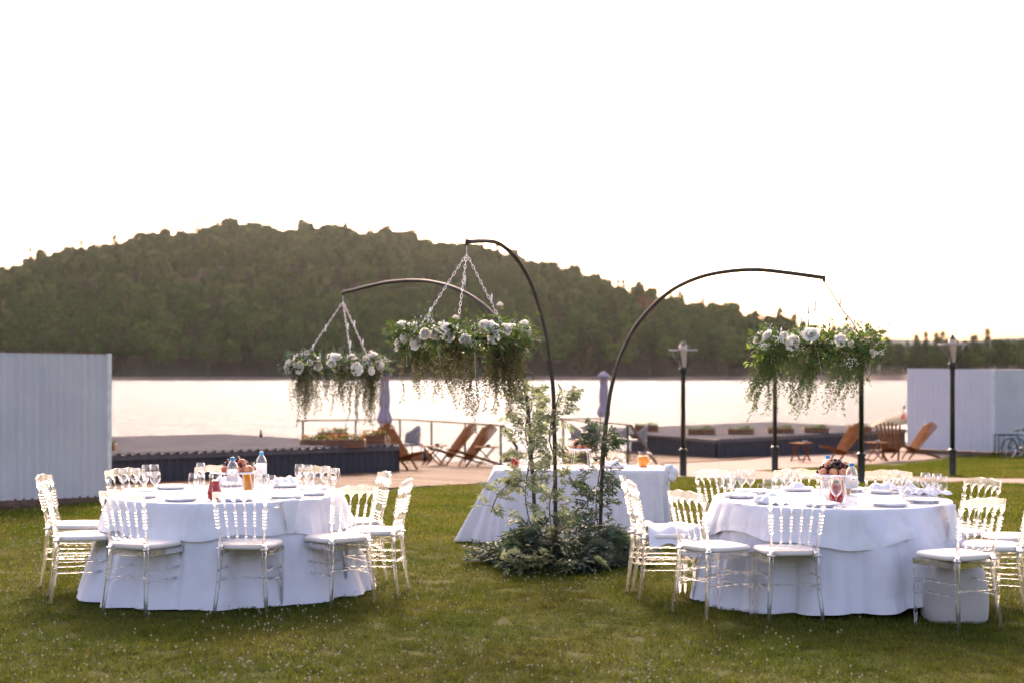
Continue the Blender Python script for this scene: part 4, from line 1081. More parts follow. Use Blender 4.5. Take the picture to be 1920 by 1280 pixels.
# water bottles
def text_mesh(s, size, m, name='lettering'):
    cu = bpy.data.curves.new(name, 'FONT'); cu.body = s; cu.size = size; cu.align_x = 'CENTER'; cu.extrude = .0003
    o = bpy.data.objects.new(name, cu); C.objects.link(o); dg = bpy.context.evaluated_depsgraph_get()
    me = bpy.data.meshes.new_from_object(o.evaluated_get(dg)); bpy.data.objects.remove(o); me.materials.clear(); me.materials.append(m); return me
def bend(me, r, z0):
    for v in me.vertices:
        a_ = v.co.x / r; z = v.co.y + z0; v.co = (math.sin(a_) * (r + .0008), -math.cos(a_) * (r + .0008), z)
def bottle(px, d, rz, label):
    t = thing('water_bottle', label, 'bottle', (X(px, d), d, ZT + .006), rz)
    pr = [(.001, .006), (.03, .0), (.040, .006), (.043, .02), (.041, .03), (.043, .06), (.041, .075), (.043, .095), (.0415, .11), (.043, .12), (.043, .215), (.0435, .225), (.040, .245), (.030, .268), (.017, .285), (.0145, .292), (.0145, .30)]
    MB().lathe(pr, 28).build('bottle_body', M['pet'], t)
    lb = MB().lathe([(.0434, .135), (.0434, .222)], 32).build('label', M['label'], t)
    MB().lathe([(.001, .314), (.0155, .314), (.0168, .311), (.0168, .292), (.0155, .290)], 16).build('cap', M['bluecap'], t)
    for s_, sz, z, mm_ in (('УИНСКАЯ', .0125, .180, 'redprint'), ('ГОРКА', .0125, .165, 'redprint'), ('вода питьевая', .005, .155, 'blueprint'), ('1,5 л', .007, .139, 'darkprint')):
        me = text_mesh(s_, sz, M[mm_]); bend(me, .0434, z); link('lettering', me, lb)
    mb = MB()     # little mountain emblem
    v = [(-.011, .196), (-.006, .203), (-.003, .200), (.001, .207), (.005, .201), (.007, .203), (.012, .196)]
    vv = [(math.sin(x / .0434) * .0443, -math.cos(x / .0434) * .0443, z) for x, z in v]; mb.add(vv, [(0, 2, 1), (0, 4, 3, 2), (0, 6, 5, 4)]); mb.build('emblem', M['blueprint'], lb)
bottle(436, 10.72, .05, 'water bottle with blue cap in front of the fruit stand on the left table'); bottle(490, 11.42, -.1, 'water bottle with blue cap standing behind the amber juice on the left table')
bottle(1597, 10.05, .05, 'water bottle with blue cap right of the red juice on the right table'); bottle(1552, 10.95, 0, 'water bottle with blue cap behind the fruit on the right table')

# fruit stands with fruit
def fruit(px, d, seed, side, zb=ZT + .006, yy=None):
    r = random.Random(seed); base = (X(px, d), d, zb); hh = .175
    t = thing('fruit_stand', 'round white plate on three thin legs carrying fruit on the %s table' % side, 'fruit stand', base)
    MB().lathe([(.001, hh), (.135, hh), (.14, hh + .006), (.142, hh + .016), (.136, hh + .018), (.132, hh + .006), (.001, hh + .005)], 32).build('plate', M['china'], t)
    for k in range(4):
        a_ = k * math.pi / 2 + .6; MB().tube([(.105 * math.cos(a_), .105 * math.sin(a_), hh), (.135 * math.cos(a_), .135 * math.sin(a_), 0)], .004, 6).build('leg', M['china'], t)
    spots = [(-.085, -.065, .032), (-.02, -.10, .034), (.05, -.095, .033), (.098, -.05, .035), (-.04, -.03, .085), (.085, .0, .08)] if side != 'left' else [(.02, -.095, .033), (.07, -.07, .034), (.045, -.05, .085), (-.08, -.07, .033), (.095, -.03, .036)]
    desc = ['leftmost', 'second', 'middle', 'fourth', 'upper', 'topmost'] if side != 'left' else ['lower front', 'right front', 'upper', 'leftmost', 'rearmost']
    for k, (x, y, z) in enumerate(spots):
        mb = MB().sphere((0, 0, 0), .034, 16, 10, .95); o = mb.build('peach', M['peach'], None, loc=(base[0] + x, base[1] + y, base[2] + hh + z - .003), rot=(r.uniform(-1, 1), r.uniform(-1, 1), r.uniform(0, 6)))
        tag(o, '%s blushing peach on the fruit stand of the %s table' % (desc[k], side), 'peach', 'peaches on the %s table' % side)
    pts = []
    for k in range(150):
        a_ = r.uniform(0, 6.28); q = .115 * math.sqrt(r.random()); cx = -.02 if side == 'left' else .02
        hz = .02 + r.random() * max(.01, .10 * (1 - ((q * math.cos(a_) - cx) / .12) ** 2))
        pts.append((q * math.cos(a_), q * math.sin(a_) + .01, hh + hz))
    mb = MB()
    for p in pts: mb.sphere(p, .0125, 7, 5)
    o = mb.build('dark_grapes', M['grape'], None, loc=base); tag(o, 'heap of dark grapes and cherries piled on the fruit stand of the %s table' % side, 'grapes')
fruit(445, 10.95, 5, 'left'); fruit(1562, 10.7, 6, 'right'); fruit(1089, 15.15, 7, 'long', zl + ZT + .006)
# small things on the long table
o = link('plate', plate_me, None, (X(1150, 14.9), 14.9, zl + ZT + .006)); tag(o, 'white plate left of the orange juice jug on the long table', 'plate')
nap_fold(X(1150, 14.9), 14.9, 'crumpled napkin left of the orange juice jug on the long table', 2, .2, zl + .02)
t = thing('juice_jug', 'red juice jug at the left end of the long table behind the leaves', 'jug', (X(966, 14.95), 14.95, zl + ZT + .005))
MB().lathe([(.001, 0), (.045, 0), (.052, .04), (.04, .12), (.042, .16)], 12).build('body', M['jugglass'], t); MB().lathe([(.001, .003), (.04, .003), (.047, .04), (.037, .1), (.001, .1)], 12).build('juice', M['red'], t)
bottle(979, 15.1, 0, 'water bottle at the left end of the long table behind the leaves'); bpy.data.objects['water_bottle.004'].location.z = zl + ZT + .005
for px, dd, lb_ in ((1165, 15.1, 'stemmed glass beside the fruit stand of the long table'), (1120, 15.0, 'stemmed glass just right of the long table fruit'), (1010, 14.9, 'stemmed glass behind the pale leaves on the long table')):
    o = link('wine_glass', me_big, None, (X(px, dd), dd, zl + ZT + .005)); tag(o, lb_, 'glass')

# ================================================================ ARCHED POLES AND HANGING FLOWER RINGS
def smooth_path(pts, k=6):
    out = []; n = len(pts)
    for i in range(n - 1):
        p0, p1, p2, p3 = pts[max(i - 1, 0)], pts[i], pts[i + 1], pts[min(i + 2, n - 1)]
        for j in range(k):
            t = j / k
            out.append(tuple(.5 * ((2 * b) + (-a + c) * t + (2 * a - 5 * b + 4 * c - d) * t * t + (-a + 3 * b - 3 * c + d) * t ** 3) for a, b, c, d in zip(p0, p1, p2, p3)))
    out.append(tuple(pts[-1])); return out
def arch(name, pix, d0, d1, label, r=.0185):
    x0, x1 = pix[0][0], pix[-1][0]
    pts = []
    for px, py in smooth_path(pix, 5):
        u = (px - x0) / (x1 - x0); u = max(0, u); d = d0 + (d1 - d0) * u; pts.append(P(px, py, d))
    base = Vector((pts[0].x, pts[0].y, gz(pts[0].y))); pts[0] = base + Vector((0, 0, .0))
    t = thing(name, label, 'arch pole', base)
    MB().tube([p - base for p in pts], r, 10).build('pole', M['archmetal'], t)
    e = pts[-1] - base; MB().tube([e + Vector((0, 0, .02)), e + Vector((0, 0, -.03))], .014, 8).build('end_cap', M['archmetal'], t)
    MB().box((0, 0, .008), (.16, .16, .006)).build('base_plate', M['archmetal'], t)
    return pts[-1]
tipA = arch('arched_pole', [(1042, 1045), (1041, 900), (1039, 780), (1036, 715), (1026, 640), (1012, 580), (993, 525), (968, 484), (945, 463), (928, 454), (905, 452), (875, 453)], 12.75, 11.4, 'dark arched pole bending over to the camera, middle foot, tallest at the front')
tipB = arch('arched_pole', [(1004, 1010), (1001, 930), (996, 850), (989, 760), (978, 700), (962, 652), (940, 610), (910, 575), (870, 548), (828, 533), (785, 526.5), (740, 528), (700, 535), (643, 549)], 13.35, 16.0, 'dark arched pole reaching to the far left ring')
tipC = arch('arched_pole', [(1125, 1020), (1127, 940), (1131, 860), (1137, 790), (1146, 728), (1162, 672), (1187, 620), (1220, 578), (1262, 543), (1312, 520), (1365, 509), (1420, 506), (1480, 512), (1545, 521)], 13.3, 12.4, 'dark arched pole reaching over the right table')

# a rose made of cupped petals
def rose_mesh():
    v, f = [], []
    rows = [(5, .010, .022, .85), (6, .018, .026, .65), (7, .028, .030, .42), (8, .037, .032, .2)]
    for ri, (n, rad, sz, up) in enumerate(rows):
        for k in range(n):
            a_ = 2 * math.pi * (k + .5 * ri) / n + .2 * ri; c_, s_ = math.cos(a_), math.sin(a_); b = len(v)
            for j in range(4):
                for i in range(4):
                    u = (i / 3 - .5) * 2; w = j / 3
                    width = sz * math.sin(math.pi * (.25 + .62 * w)) * 1.0
                    out = rad * (.35 + .65 * w ** .7) + .006 * w * w * (ri)
                    zz = sz * w * (up + .35) - .004 * u * u + .003 * math.sin(k * 3 + i)
                    q = Vector((out - .35 * width * u * u * .6, width * u, zz)); v.append((q.x * c_ - q.y * s_, q.x * s_ + q.y * c_, q.z))
            for j in range(3):
                for i in range(3): p_ = b + j * 4 + i; f.append((p_, p_ + 1, p_ + 5, p_ + 4))
    return MB().add(v, f, True).sphere((0, 0, .017), .021, 10, 6, 1.0).mesh('rose', M['rose'])
ROSE = rose_mesh()
def peony_mesh():
    v, f = [], []; r = random.Random(3)
    for k in range(90):
        z = r.uniform(-.1, 1); a_ = r.uniform(0, 6.28); d_ = Vector((math.sqrt(max(0, 1 - z * z)) * math.cos(a_), math.sqrt(max(0, 1 - z * z)) * math.sin(a_), z)); s_ = d_.cross(Vector((0, 0, 1)) if abs(z) < .9 else Vector((1, 0, 0))).normalized(); n_ = s_.cross(d_)
        rr = r.uniform(.026, .044); w = r.uniform(.012, .019); b = len(v); o = d_ * rr * .35
        for q in (o - s_ * w * .4, o + s_ * w * .4, d_ * rr * .8 + s_ * w + n_ * .004, d_ * rr * .8 - s_ * w + n_ * .004, d_ * rr + n_ * .009): v.append(tuple(q))
        f += [(b, b + 1, b + 2, b + 3), (b + 3, b + 2, b + 4)]
    return MB().add(v, f, True).mesh('peony', M['rose'])
PEONY = peony_mesh()
def sprigs(parts, stems, base, dirn, n, L, W, gap, r, flat=.3):
    """one sprig: paired pointed leaves along a short stem"""
    b = Vector(base); d = Vector(dirn).normalized(); s_ = d.cross(Vector((r.uniform(-1, 1), r.uniform(-1, 1), 1))).normalized(); n_ = s_.cross(d).normalized(); P_, D_ = [], []
    p = b.copy(); pts = [tuple(b)]
    for i in range(n):
        p = p + d * gap; d = (d + Vector((0, 0, -.05))).normalized(); pts.append(tuple(p))
        for sg in (-1, 1): P_.append(tuple(p)); D_.append(tuple(d * .75 + s_ * sg * .8 + n_ * r.uniform(-.3, .4)))
    P_.append(tuple(p)); D_.append(tuple(d))
    parts.append((P_, D_, [tuple(n_)] * len(P_), [L * r.uniform(.7, 1.15)] * len(P_), [W * r.uniform(.8, 1.1)] * len(P_))); stems.tube(pts, .0018, 3, False)
def flush(parts, m, t, name='foliage'):
    P_ = np.concatenate([np.array(p[0]) for p in parts]); D_ = np.concatenate([np.array(p[1]) for p in parts]); N_ = np.concatenate([np.array(p[2]) for p in parts]); L_ = np.concatenate([np.array(p[3]) for p in parts]); W_ = np.concatenate([np.array(p[4]) for p in parts])
    link(name, np_mesh(name, *leaves(P_, D_, N_, L_, W_, .18, .12), m), t)['kind'] = 'stuff'
def chain_mesh(name, a, b, m):
    a, b = Vector(a), Vector(b); L = (b - a).length; n = int(L / .034); d = (b - a).normalized()
    s_ = d.cross(Vector((0, 1, 0))).normalized(); w_ = d.cross(s_).normalized(); mb = MB()
    for i in range(n):
        c_ = a + d * L * (i + .5) / n; q = s_ if i % 2 else w_; pts = []
        for k in range(9):
            t = 2 * math.pi * k / 8; pts.append(c_ + d * .022 * math.cos(t) + q * .009 * math.sin(t))
        mb.tube(pts, .0028, 4, False)
    return mb.mesh(name, m)
def candle(parent, loc, tilt=0):
    o = MB().tube([(0, 0, 0), (0, 0, .07)], [.0075, .0065], 8).tube([(0, 0, .07), (0, 0, .082)], [.003, .001], 5).build('candle', M['candle'], parent, loc=loc, rot=(tilt, tilt * .5, 0))
    MB().box((0, .0, -.008), (.006, .012, .008)).build('clip', M['black'], o)
def flower_ring(c, tip, Rr, seed, label, chains, leafm, drape, spikes, tilt=0, nrose=15, chain_m='chain', dens=1.0, density_breath=1.0, lime=60, wide=1.0):
    """c centre of the hoop; drape(angle) = length of the hanging greenery"""
    r = np.random.default_rng(seed); rr_ = random.Random(seed); c = Vector(c)
    t = thing('flower_ring', label, 'flower ring', c)
    n = 48; MB().tube([(Rr * math.cos(2 * math.pi * i / n), Rr * math.sin(2 * math.pi * i / n), 0) for i in range(n + 1)], .012, 6, False).build('hoop', M['archmetal'], t)
    rel = Vector(tip) - c
    ends = []
    for a_ in chains:
        e = Vector((Rr * math.cos(R(a_)), Rr * math.sin(R(a_)), .02)); s0 = rel * .0 + rel - Vector((0, 0, .1 if chain_m == 'chain' else .02))
        if chain_m == 'chain': link('chain', chain_mesh('chain', s0, e, M['chain']), t)
        else:
            pts = [s0.lerp(e, k / 8) + Vector((rr_.uniform(-.01, .01), 0, rr_.uniform(-.01, .01))) for k in range(9)]; MB().tube(pts, .003 if a_ != chains[0] else .006, 5).build('chain', M['chain'] if a_ != chains[0] else M['black'], t)
        for q in (rr_.uniform(.25, .45), rr_.uniform(.55, .75)):
            if rr_.random() < .75: candle(t, s0.lerp(e, q) + Vector((.012, -.012, -.03)), .15)
    MB().tube([rel + Vector((0, 0, -.02)), rel - Vector((0, 0, .11))], .004, 6).build('hook', M['chain'], t)
    # foliage around the hoop
    def torus(k, spread=.08, zs=.075):
        a_ = r.uniform(0, 2 * math.pi, k); q = r.normal(0, spread, k) * wide; z = r.normal(.0, zs, k) + .01; rad = Rr + q
        return np.stack([rad * np.cos(a_), rad * np.sin(a_), z], 1), a_
    parts = []
    p, a_ = torus(int(1500 * dens)); out = np.stack([np.cos(a_), np.sin(a_), 0 * a_], 1)
    d = out * r.uniform(-.3, 1, (len(p), 1)) + rand_dirs(len(p)) * .9; parts.append(leaves(p, d, rand_dirs(len(p), -.2, 1), r.uniform(.035, .07, len(p)), r.uniform(.018, .034, len(p))))
    link('foliage', np_mesh('foliage', *join_np(parts), leafm), t)['kind'] = 'stuff'
    p, a_ = torus(lime, .085, .05); out = np.stack([np.cos(a_), np.sin(a_), .5 + 0 * a_], 1)
    link('broad_leaves', np_mesh('broad_leaves', *leaves(p + out * .03, out + rand_dirs(len(p)) * .6, rand_dirs(len(p), .2, 1), r.uniform(.05, .075, len(p)), r.uniform(.032, .045, len(p))), M['leaf_yell'] if seed != 1 else M['leaf_mid']), t)['kind'] = 'stuff'
    # trailing greenery: drooping strands with tiny leaves
    P_, D_, N_, L_, W_ = [], [], [], [], []; tv = []; stems = MB(); clus = [(r.uniform(0, 2 * math.pi), r.uniform(.65, 1.1)) for _ in range(26)]
    for k in range(int(210 * dens)):
        ca, cl = clus[k % 26]; a_ = (ca + r.normal(0, .085)) % (2 * math.pi); a_ = a_ - 2 * math.pi if a_ > math.pi else a_; q = Rr + r.normal(0, .045) * wide; L = drape(a_) * cl * r.uniform(.5, 1.05)
        x, y, z = q * math.cos(a_), q * math.sin(a_), r.uniform(-.05, .02); dx, dy = r.normal(0, .05) + tilt * .35, r.normal(0, .05)
        m_ = max(4, int(L / .015)); pts = []
        for i in range(m_):
            u = i / m_; px_, py_, pz_ = x + dx * u ** 1.2 + .010 * math.sin(u * 9 + k), y + dy * u ** 1.2, z - L * u + .03 * u * (1 - u)
            for _ in range(2):
                P_.append((px_ + r.normal(0, .006), py_ + r.normal(0, .006), pz_)); t2 = r.uniform(0, 6.28); D_.append((math.cos(t2), math.sin(t2), r.uniform(-1.1, .2))); L_.append(r.uniform(.016, .030)); W_.append(r.uniform(.009, .015))
            if i % 5 == 0: pts.append((px_, py_, pz_))
        if len(pts) > 2: stems.tube(pts, .0011, 3, False)
    P_, D_ = np.array(P_), np.array(D_)
    link('trailing_greenery', np_mesh('trailing_greenery', *leaves(P_, D_, rand_dirs(len(P_)), np.array(L_), np.array(W_)), M['trail'] if seed != 3 else M['leaf_mid']), t)['kind'] = 'stuff'
    stems.build('hanging_stems', M['stem'], t)['kind'] = 'stuff'
    # baby's breath
    k = int(26 * density_breath); pc, a_ = torus(k, .07, .06); pts = []
    for i in range(k):
        out = Vector((math.cos(a_[i]), math.sin(a_[i]), rr_.uniform(-.2, .8))).normalized(); m_ = rr_.randint(22, 44); s_ = rr_.uniform(.035, .065)
        for _ in range(m_):
            q = Vector(pc[i]) + out * rr_.uniform(.01, .06) + Vector((rr_.gauss(0, s_ * .5), rr_.gauss(0, s_ * .5), rr_.gauss(0, s_ * .4))); pts.append(tuple(q))
    link('babys_breath', np_mesh('babys_breath', *blobs(np.array(pts), r.uniform(.0032, .0062, len(pts))), M['breath']), t)['kind'] = 'stuff'
    sp, st_ = [], MB()
    for k in range(int(95 * dens)):
        al = rr_.uniform(0, 6.28); out = Vector((math.cos(al), math.sin(al), rr_.uniform(-.6, .9))); p0 = Vector((Rr * math.cos(al), Rr * math.sin(al), 0)) + out * rr_.uniform(.02, .10)
        sprigs(sp, st_, p0, out + Vector((rr_.gauss(0, .5), rr_.gauss(0, .5), rr_.gauss(0, .3))), rr_.randint(2, 5), .05, .026, .026, rr_)
    flush(sp, M['leaf_mid'] if seed != 2 else M['leaf_dark'], t, 'sprays'); st_.build('spray_stems', M['stem'], t)['kind'] = 'stuff'
    # roses
    ang = [i * 360 / nrose + rr_.uniform(-9, 9) for i in range(nrose)]
    for i, a_ in enumerate(ang):
        al = R(a_); out = Vector((math.cos(al), math.sin(al), rr_.choice((.25, .7, 1.2)))).normalized(); pos = Vector((Rr * math.cos(al), Rr * math.sin(al), 0)) + out * rr_.uniform(.10, .135)
        if rr_.random() < .4: pos.z -= rr_.uniform(.04, .12); out.z = .1
        q = Vector((0, 0, 1)).rotation_difference(out.normalized()).to_euler(); s_ = rr_.uniform(.95, 1.55)
        link('rose', ROSE if rr_.random() < .45 else PEONY, t, pos, q, s_ * rr_.uniform(.8, 1.1))
    for q in spikes:     # buds and blooms that stand out of the ring
        o = link('rose', PEONY, t, q, (0, 0, 0), .75); MB().tube([(0, 0, 0), Vector((q[0] * -.15, q[1] * -.15, -q[2] * 1.1))], .002, 4).build('rose_stem', M['stem'], o)
    for a_ in range(0, 360, 40):
        if rr_.random() < .8: candle(t, (Rr * 1.02 * math.cos(R(a_ + 12)), Rr * 1.02 * math.sin(R(a_ + 12)), .045 + rr_.uniform(0, .03)), rr_.uniform(-.15, .15))
    # crystal strands
    for i in range(8):
        a_ = R(-165 + i * 20 + rr_.uniform(-12, 12)); L = rr_.uniform(.08, .36); x, y = (Rr + .05) * math.cos(a_), (Rr + .05) * math.sin(a_); pts = []
        if i % 3 == 2:
            a2 = a_ + .45; x2, y2 = (Rr + .05) * math.cos(a2), (Rr + .05) * math.sin(a2)
            for k in range(26): u = k / 25; pts.append((x + (x2 - x) * u, y + (y2 - y) * u, -.03 - .13 * math.sin(math.pi * u)))
        else:
            for k in range(int(L / .0085)): pts.append((x + (.3 * math.sin(i * 2.3)) * k * .0085, y, -.06 - k * .0085))
        v_, f_ = blobs(np.array(pts), .0029); link('bead_strand', np_mesh('bead_strand', v_, f_, M['bead']), t)
    return t
def drapeA(a_):
    x = math.cos(a_); return .56 + .10 * math.sin(4 * a_) + .36 * bump_at(a_, -1.25, .22) + .12 * bump_at(a_, -2.5, .3)
cA = P(868, 637, 11.45)
flower_ring(cA, tipA, .415, 1, 'large hanging ring of white roses and trailing greenery in the middle, nearest of the three', (200, 265, -28), M['leaf_mid'], drapeA, [(.30, -.30, .26), (.50, -.1, .13), (-.06, .0, .17)], tilt=.05, nrose=38, lime=45)
cB = P(632, 686, 15.95)
def drapeB(a_): return .60 + .14 * math.sin(5 * a_) + .28 * bump_at(a_, -2.0, .25) + .05 * bump_at(a_, -.6, .4)
flower_ring(cB, tipB, .42, 2, 'hanging ring of white roses at the left, farthest of the three, above the deck rail', (205, 300, -20), M['leaf_grey'], drapeB, [(.36, .2, .15)], nrose=40, lime=90)
cC = P(1532, 648, 12.35)
def drapeC(a_): return .52 + .12 * math.sin(4 * a_ + 1) + .24 * bump_at(a_, -1.55, .3) + .14 * bump_at(a_, -2.3, .2)
tC = flower_ring(cC, tipC, .41, 3, 'hanging ring of white flowers and grasses at the right in front of a lamp post', (-25, 120, 235), M['leaf_mid'], drapeC, [], tilt=-.35, nrose=18, chain_m='wire', density_breath=2.2, lime=130)
# sprig of lime leaves at the left of ring C
q = np.array([(-.40 - .035 * k, -.12, -.02 - .022 * k) for k in range(7)]); q = np.repeat(q, 2, 0) + rng.normal(0, .015, (14, 3))
link('broad_leaves', np_mesh('broad_leaves', *leaves(q, np.tile([[-.6, -.2, -.7]], (14, 1)) + rand_dirs(14) * .6, rand_dirs(14, 0, 1), .06, .032), M['leaf_yell']), tC)['kind'] = 'stuff'
MB().tube([(-.36, -.1, .02), (-.5, -.12, -.06), (-.62, -.12, -.16)], .002, 4).build('sprig_stem', M['stem'], tC)

# ---- climbing greenery
def garland(label, pix, d, m, seed, spread, count, L=.055, W=.02):
    r = random.Random(seed); base = P(*pix[0], d); base.z = gz(d); t = thing('leafy_garland', label, 'garland', base); parts = []; stems = MB()
    path = [P(px, py, d) - base for px, py in smooth_path(pix, 6)]
    n = len(path); stems.tube(path, .006, 5)
    for k in range(count):
        u = r.random(); i = min(n - 2, int(u * (n - 1))); p = path[i].lerp(path[i + 1], r.random()); a_ = r.uniform(0, 6.28); q = spread * (.25 + .75 * r.random() ** .7)
        out = Vector((math.cos(a_), math.sin(a_) * .7, r.uniform(-.15, .6)))
        m0 = p + out * q * .35
        if r.random() < .5: stems.tube([p, p + out * q * .2 + Vector((0, 0, .01)), m0], .0022, 3, False)
        sprigs(parts, stems, m0, out + Vector((0, 0, r.uniform(-.7, .6))), r.randint(2, 5), L, W, .028, r)
    flush(parts, m, t); stems.build('stem', M['stem'], t); return t
garland('tall pale variegated leafy garland climbing the left pole foot', [(1000, 1010), (985, 930), (992, 860), (985, 800), (998, 760), (988, 740)], 13.2, M['leaf_pale'], 61, .32, 150, L=.068, W=.027)
garland('pale variegated leafy garland around the middle pole', [(1040, 1020), (1030, 950), (1043, 880), (1030, 820), (1040, 770), (1050, 735)], 12.7, M['leaf_pale'], 62, .24, 130, L=.068, W=.027)
garland('dark leafy garland around the right pole foot', [(1125, 1020), (1118, 940), (1126, 870), (1130, 815)], 13.2, M['leaf_dark'], 63, .25, 125, L=.072, W=.028)
garland('loose drooping spray of pale leaves at the left side of the poles', [(990, 900), (960, 905), (935, 925), (920, 960)], 13.0, M['leaf_pale'], 64, .16, 26, L=.078, W=.03)
# the mound on the ground
mc = Vector((X(1052, 12.75), 12.75, 0)); t = thing('greenery_mound', 'wide mound of grey green leaves heaped round the feet of the three poles', 'greenery', mc)
r = random.Random(71); sets = {'leaf_dark': [], 'leaf_blue': [], 'leaf_pale': [], 'leaf_grey': []}; stems = MB()
for k in range(560):
    z = r.uniform(0, 1) ** 1.5; a_ = r.uniform(0, 6.28); q = math.sqrt(max(0, 1 - z * z)) * (r.uniform(.45, 1) ** .5); el = 1 + .22 * math.sin(3 * a_ + 1)
    p = Vector((.61 * q * math.cos(a_) * el, .62 * q * math.sin(a_), .02 + .27 * z * (1 + .3 * math.sin(2 * a_)) * (1 - .25 * q)))
    d = Vector((math.cos(a_) * (q + .3), math.sin(a_) * (q + .3), r.uniform(-.15, .6)))
    key = r.choices(['leaf_dark', 'leaf_blue', 'leaf_grey', 'leaf_pale'], [3, 4, 3, 1.2 if p.y < 0 else .4])[0]
    sprigs(sets[key], stems, p, d, r.randint(2, 5), .10, .038 if key != 'leaf_pale' else .044, .036, r)
for k in range(40):       # whitish sprays low at the front
    p = Vector((X(r.choice((965, 980, 1020, 1060)) + r.uniform(-20, 20), 11.95) - mc.x, 11.98 + r.uniform(0, .12) - mc.y, r.uniform(.02, .16))); sprigs(sets['leaf_pale'], stems, p, (r.uniform(-1, .6), -.8, r.uniform(-.2, .8)), r.randint(2, 4), .07, .026, .03, r)
for k in range(46):       # straggling ends at both sides
    sg = r.choice((-1, 1)); p = Vector((sg * r.uniform(.5, .78), r.uniform(-.35, .3), r.uniform(.03, .14))); sprigs(sets['leaf_blue'], stems, p, (sg, r.uniform(-.5, .5), r.uniform(0, .5)), r.randint(2, 4), .06, .024, .03, r)
for key in sets: flush(sets[key], M[key], t, 'foliage')
stems.build('stems', M['stem'], t)['kind'] = 'stuff'
cab = MB().tube(smooth_path([P(1060, 880, 13.1), P(1080, 910, 13.0), P(1065, 893, 13.0), P(1090, 925, 13.1), P(1120, 935, 13.2)], 5), .005, 5).build('power_cable', M['black'])
tag(cab, 'loop of black cable hanging between the leafy poles', 'cable')

# ================================================================ LAMP POSTS
def lamp_post(px, d, ytop, label):
    zg = gz(d); h = Z(ytop, d) - zg; t = thing('lamp_post', label, 'street lamp', (X(px, d), d, zg), random.uniform(0, 1), 'black lantern posts along the path'); K = M['darkgreen_post']
    MB().lathe([(.075, 0), (.07, .02), (.07, .5 * 1), (.072, .52), (.052, .54)], 16, close=True).build('base_sleeve', K, t)
    MB().lathe([(.085, .50), (.085, .53), (.055, .56)], 16, close=True).build('collar', K, t)
    MB().lathe([(.047, .5), (.045, h * .70), (.05, h * .72), (.045, h * .74), (.06, h * .755), (.085, h * .78), (.085, h * .80), (.05, h * .803)], 16, close=True).build('pole', K, t)
    MB().lathe([(.055, h * .80), (.078, h * .935), (.076, h * .962), (.001, h * .963)], 18).build('lamp_glass', M['frost'], t)
    MB().lathe([(.25, h * .925), (.285, h * .925), (.285, h * .935), (.25, h * .935), (.25, h * .925)], 32).build('top_ring', M['diskwhite'], t)
    for k in range(4):
        a_ = k * math.pi / 2 + .4; MB().tube([(.07 * math.cos(a_), .07 * math.sin(a_), h * .79), (.262 * math.cos(a_), .262 * math.sin(a_), h * .925)], .017, 6).build('bracket', K, t)
        MB().tube([(.07 * math.cos(a_), .07 * math.sin(a_), h * .932), (.23 * math.cos(a_), .23 * math.sin(a_), h * .932)], .008, 6).build('spoke', K, t)
    MB().lathe([(.08, h * .963), (.042, h * .98), (.003, h)], 16).build('cap', K, t)
lamp_post(1281, 28.6, 638, 'black lantern post nearest the long table, standing at the grass edge by the dark platform')
lamp_post(1786, 28.4, 626, 'black lantern post in front of the white far shed')
lamp_post(1615, 26.0, 617, 'black lantern post behind the right hanging flower ring')
lamp_post(1453, 30.4, 640, 'black lantern post whose head is hidden by the right flower ring')

# ================================================================ DECK FURNITURE
def railing(pts, label, posts, cables=True, hz=None):
    """pts = (px, py of handrail, depth)"""
    P3 = [P(px, py, d) for px, py, d in pts]; t = thing('railing', label, 'railing')
    for a_, b_ in zip(P3, P3[1:]): MB().bar(a_, b_, .07, .035).build('handrail', M['wood_rail'], t)
    for px, zb in posts:
        for (p, q) in zip(pts, pts[1:]):
            if min(p[0], q[0]) <= px <= max(p[0], q[0]):
                u = (px - p[0]) / (q[0] - p[0]); d = p[2] + (q[2] - p[2]) * u; top = P(px, p[1] + (q[1] - p[1]) * u, d)
                MB().bar((top.x, top.y, zb if zb is not None else gz(d)), (top.x, top.y, top.z - .02), .05, .05, up=(0, 1, 0)).build('post', M['darkgreen_post'], t); break
    return t
railing([(556, 788, 39.5), (752, 785.5, 42.5), (943, 797, 32.0)], 'railing with thin dark posts along the left part of the deck', [(568, None), (667, None), (750, None), (809, None), (872, None), (939, None)])
railing([(943, 797, 32.0), (972, 842, 35.5)], 'short handrail running down the steps to the water from the left railing', [(968, -1.5)])
railing([(998, 784.5, 43.0), (1127, 784, 43.2)], 'far railing behind the wicker chairs', [(1000, None), (1126, None)])
railing([(1012, 784.5, 43.0), (1100, 789, 38.5), (1182, 796, 34.0)], 'near railing in front of the wicker chairs', [(1056, None), (1110, None), (1177, None)])
railing([(1182, 796, 34.0), (1231, 868, 33.5)], 'slanting wooden handrail coming down to the deck beside the dark platform', [])
railing([(1200, 803, 45.5), (1640, 800, 50.5)], 'thin cable rail behind the planters of the right platform', [(1210, None), (1425, None), (1636, None)])
# steps to the water
for k in range(5):
    d = 34.5 + k * .32; a_ = P(940, 0, d); z = gz(34) - .15 - k * .17
    tag(MB().box((X(970, d), d, z), (.55, .15, .02)).build('step_board', M['wood_deck']), '%s board of the small stair going down from the deck to the water' % ['top', 'second', 'third', 'fourth', 'lowest'][k], 'step')

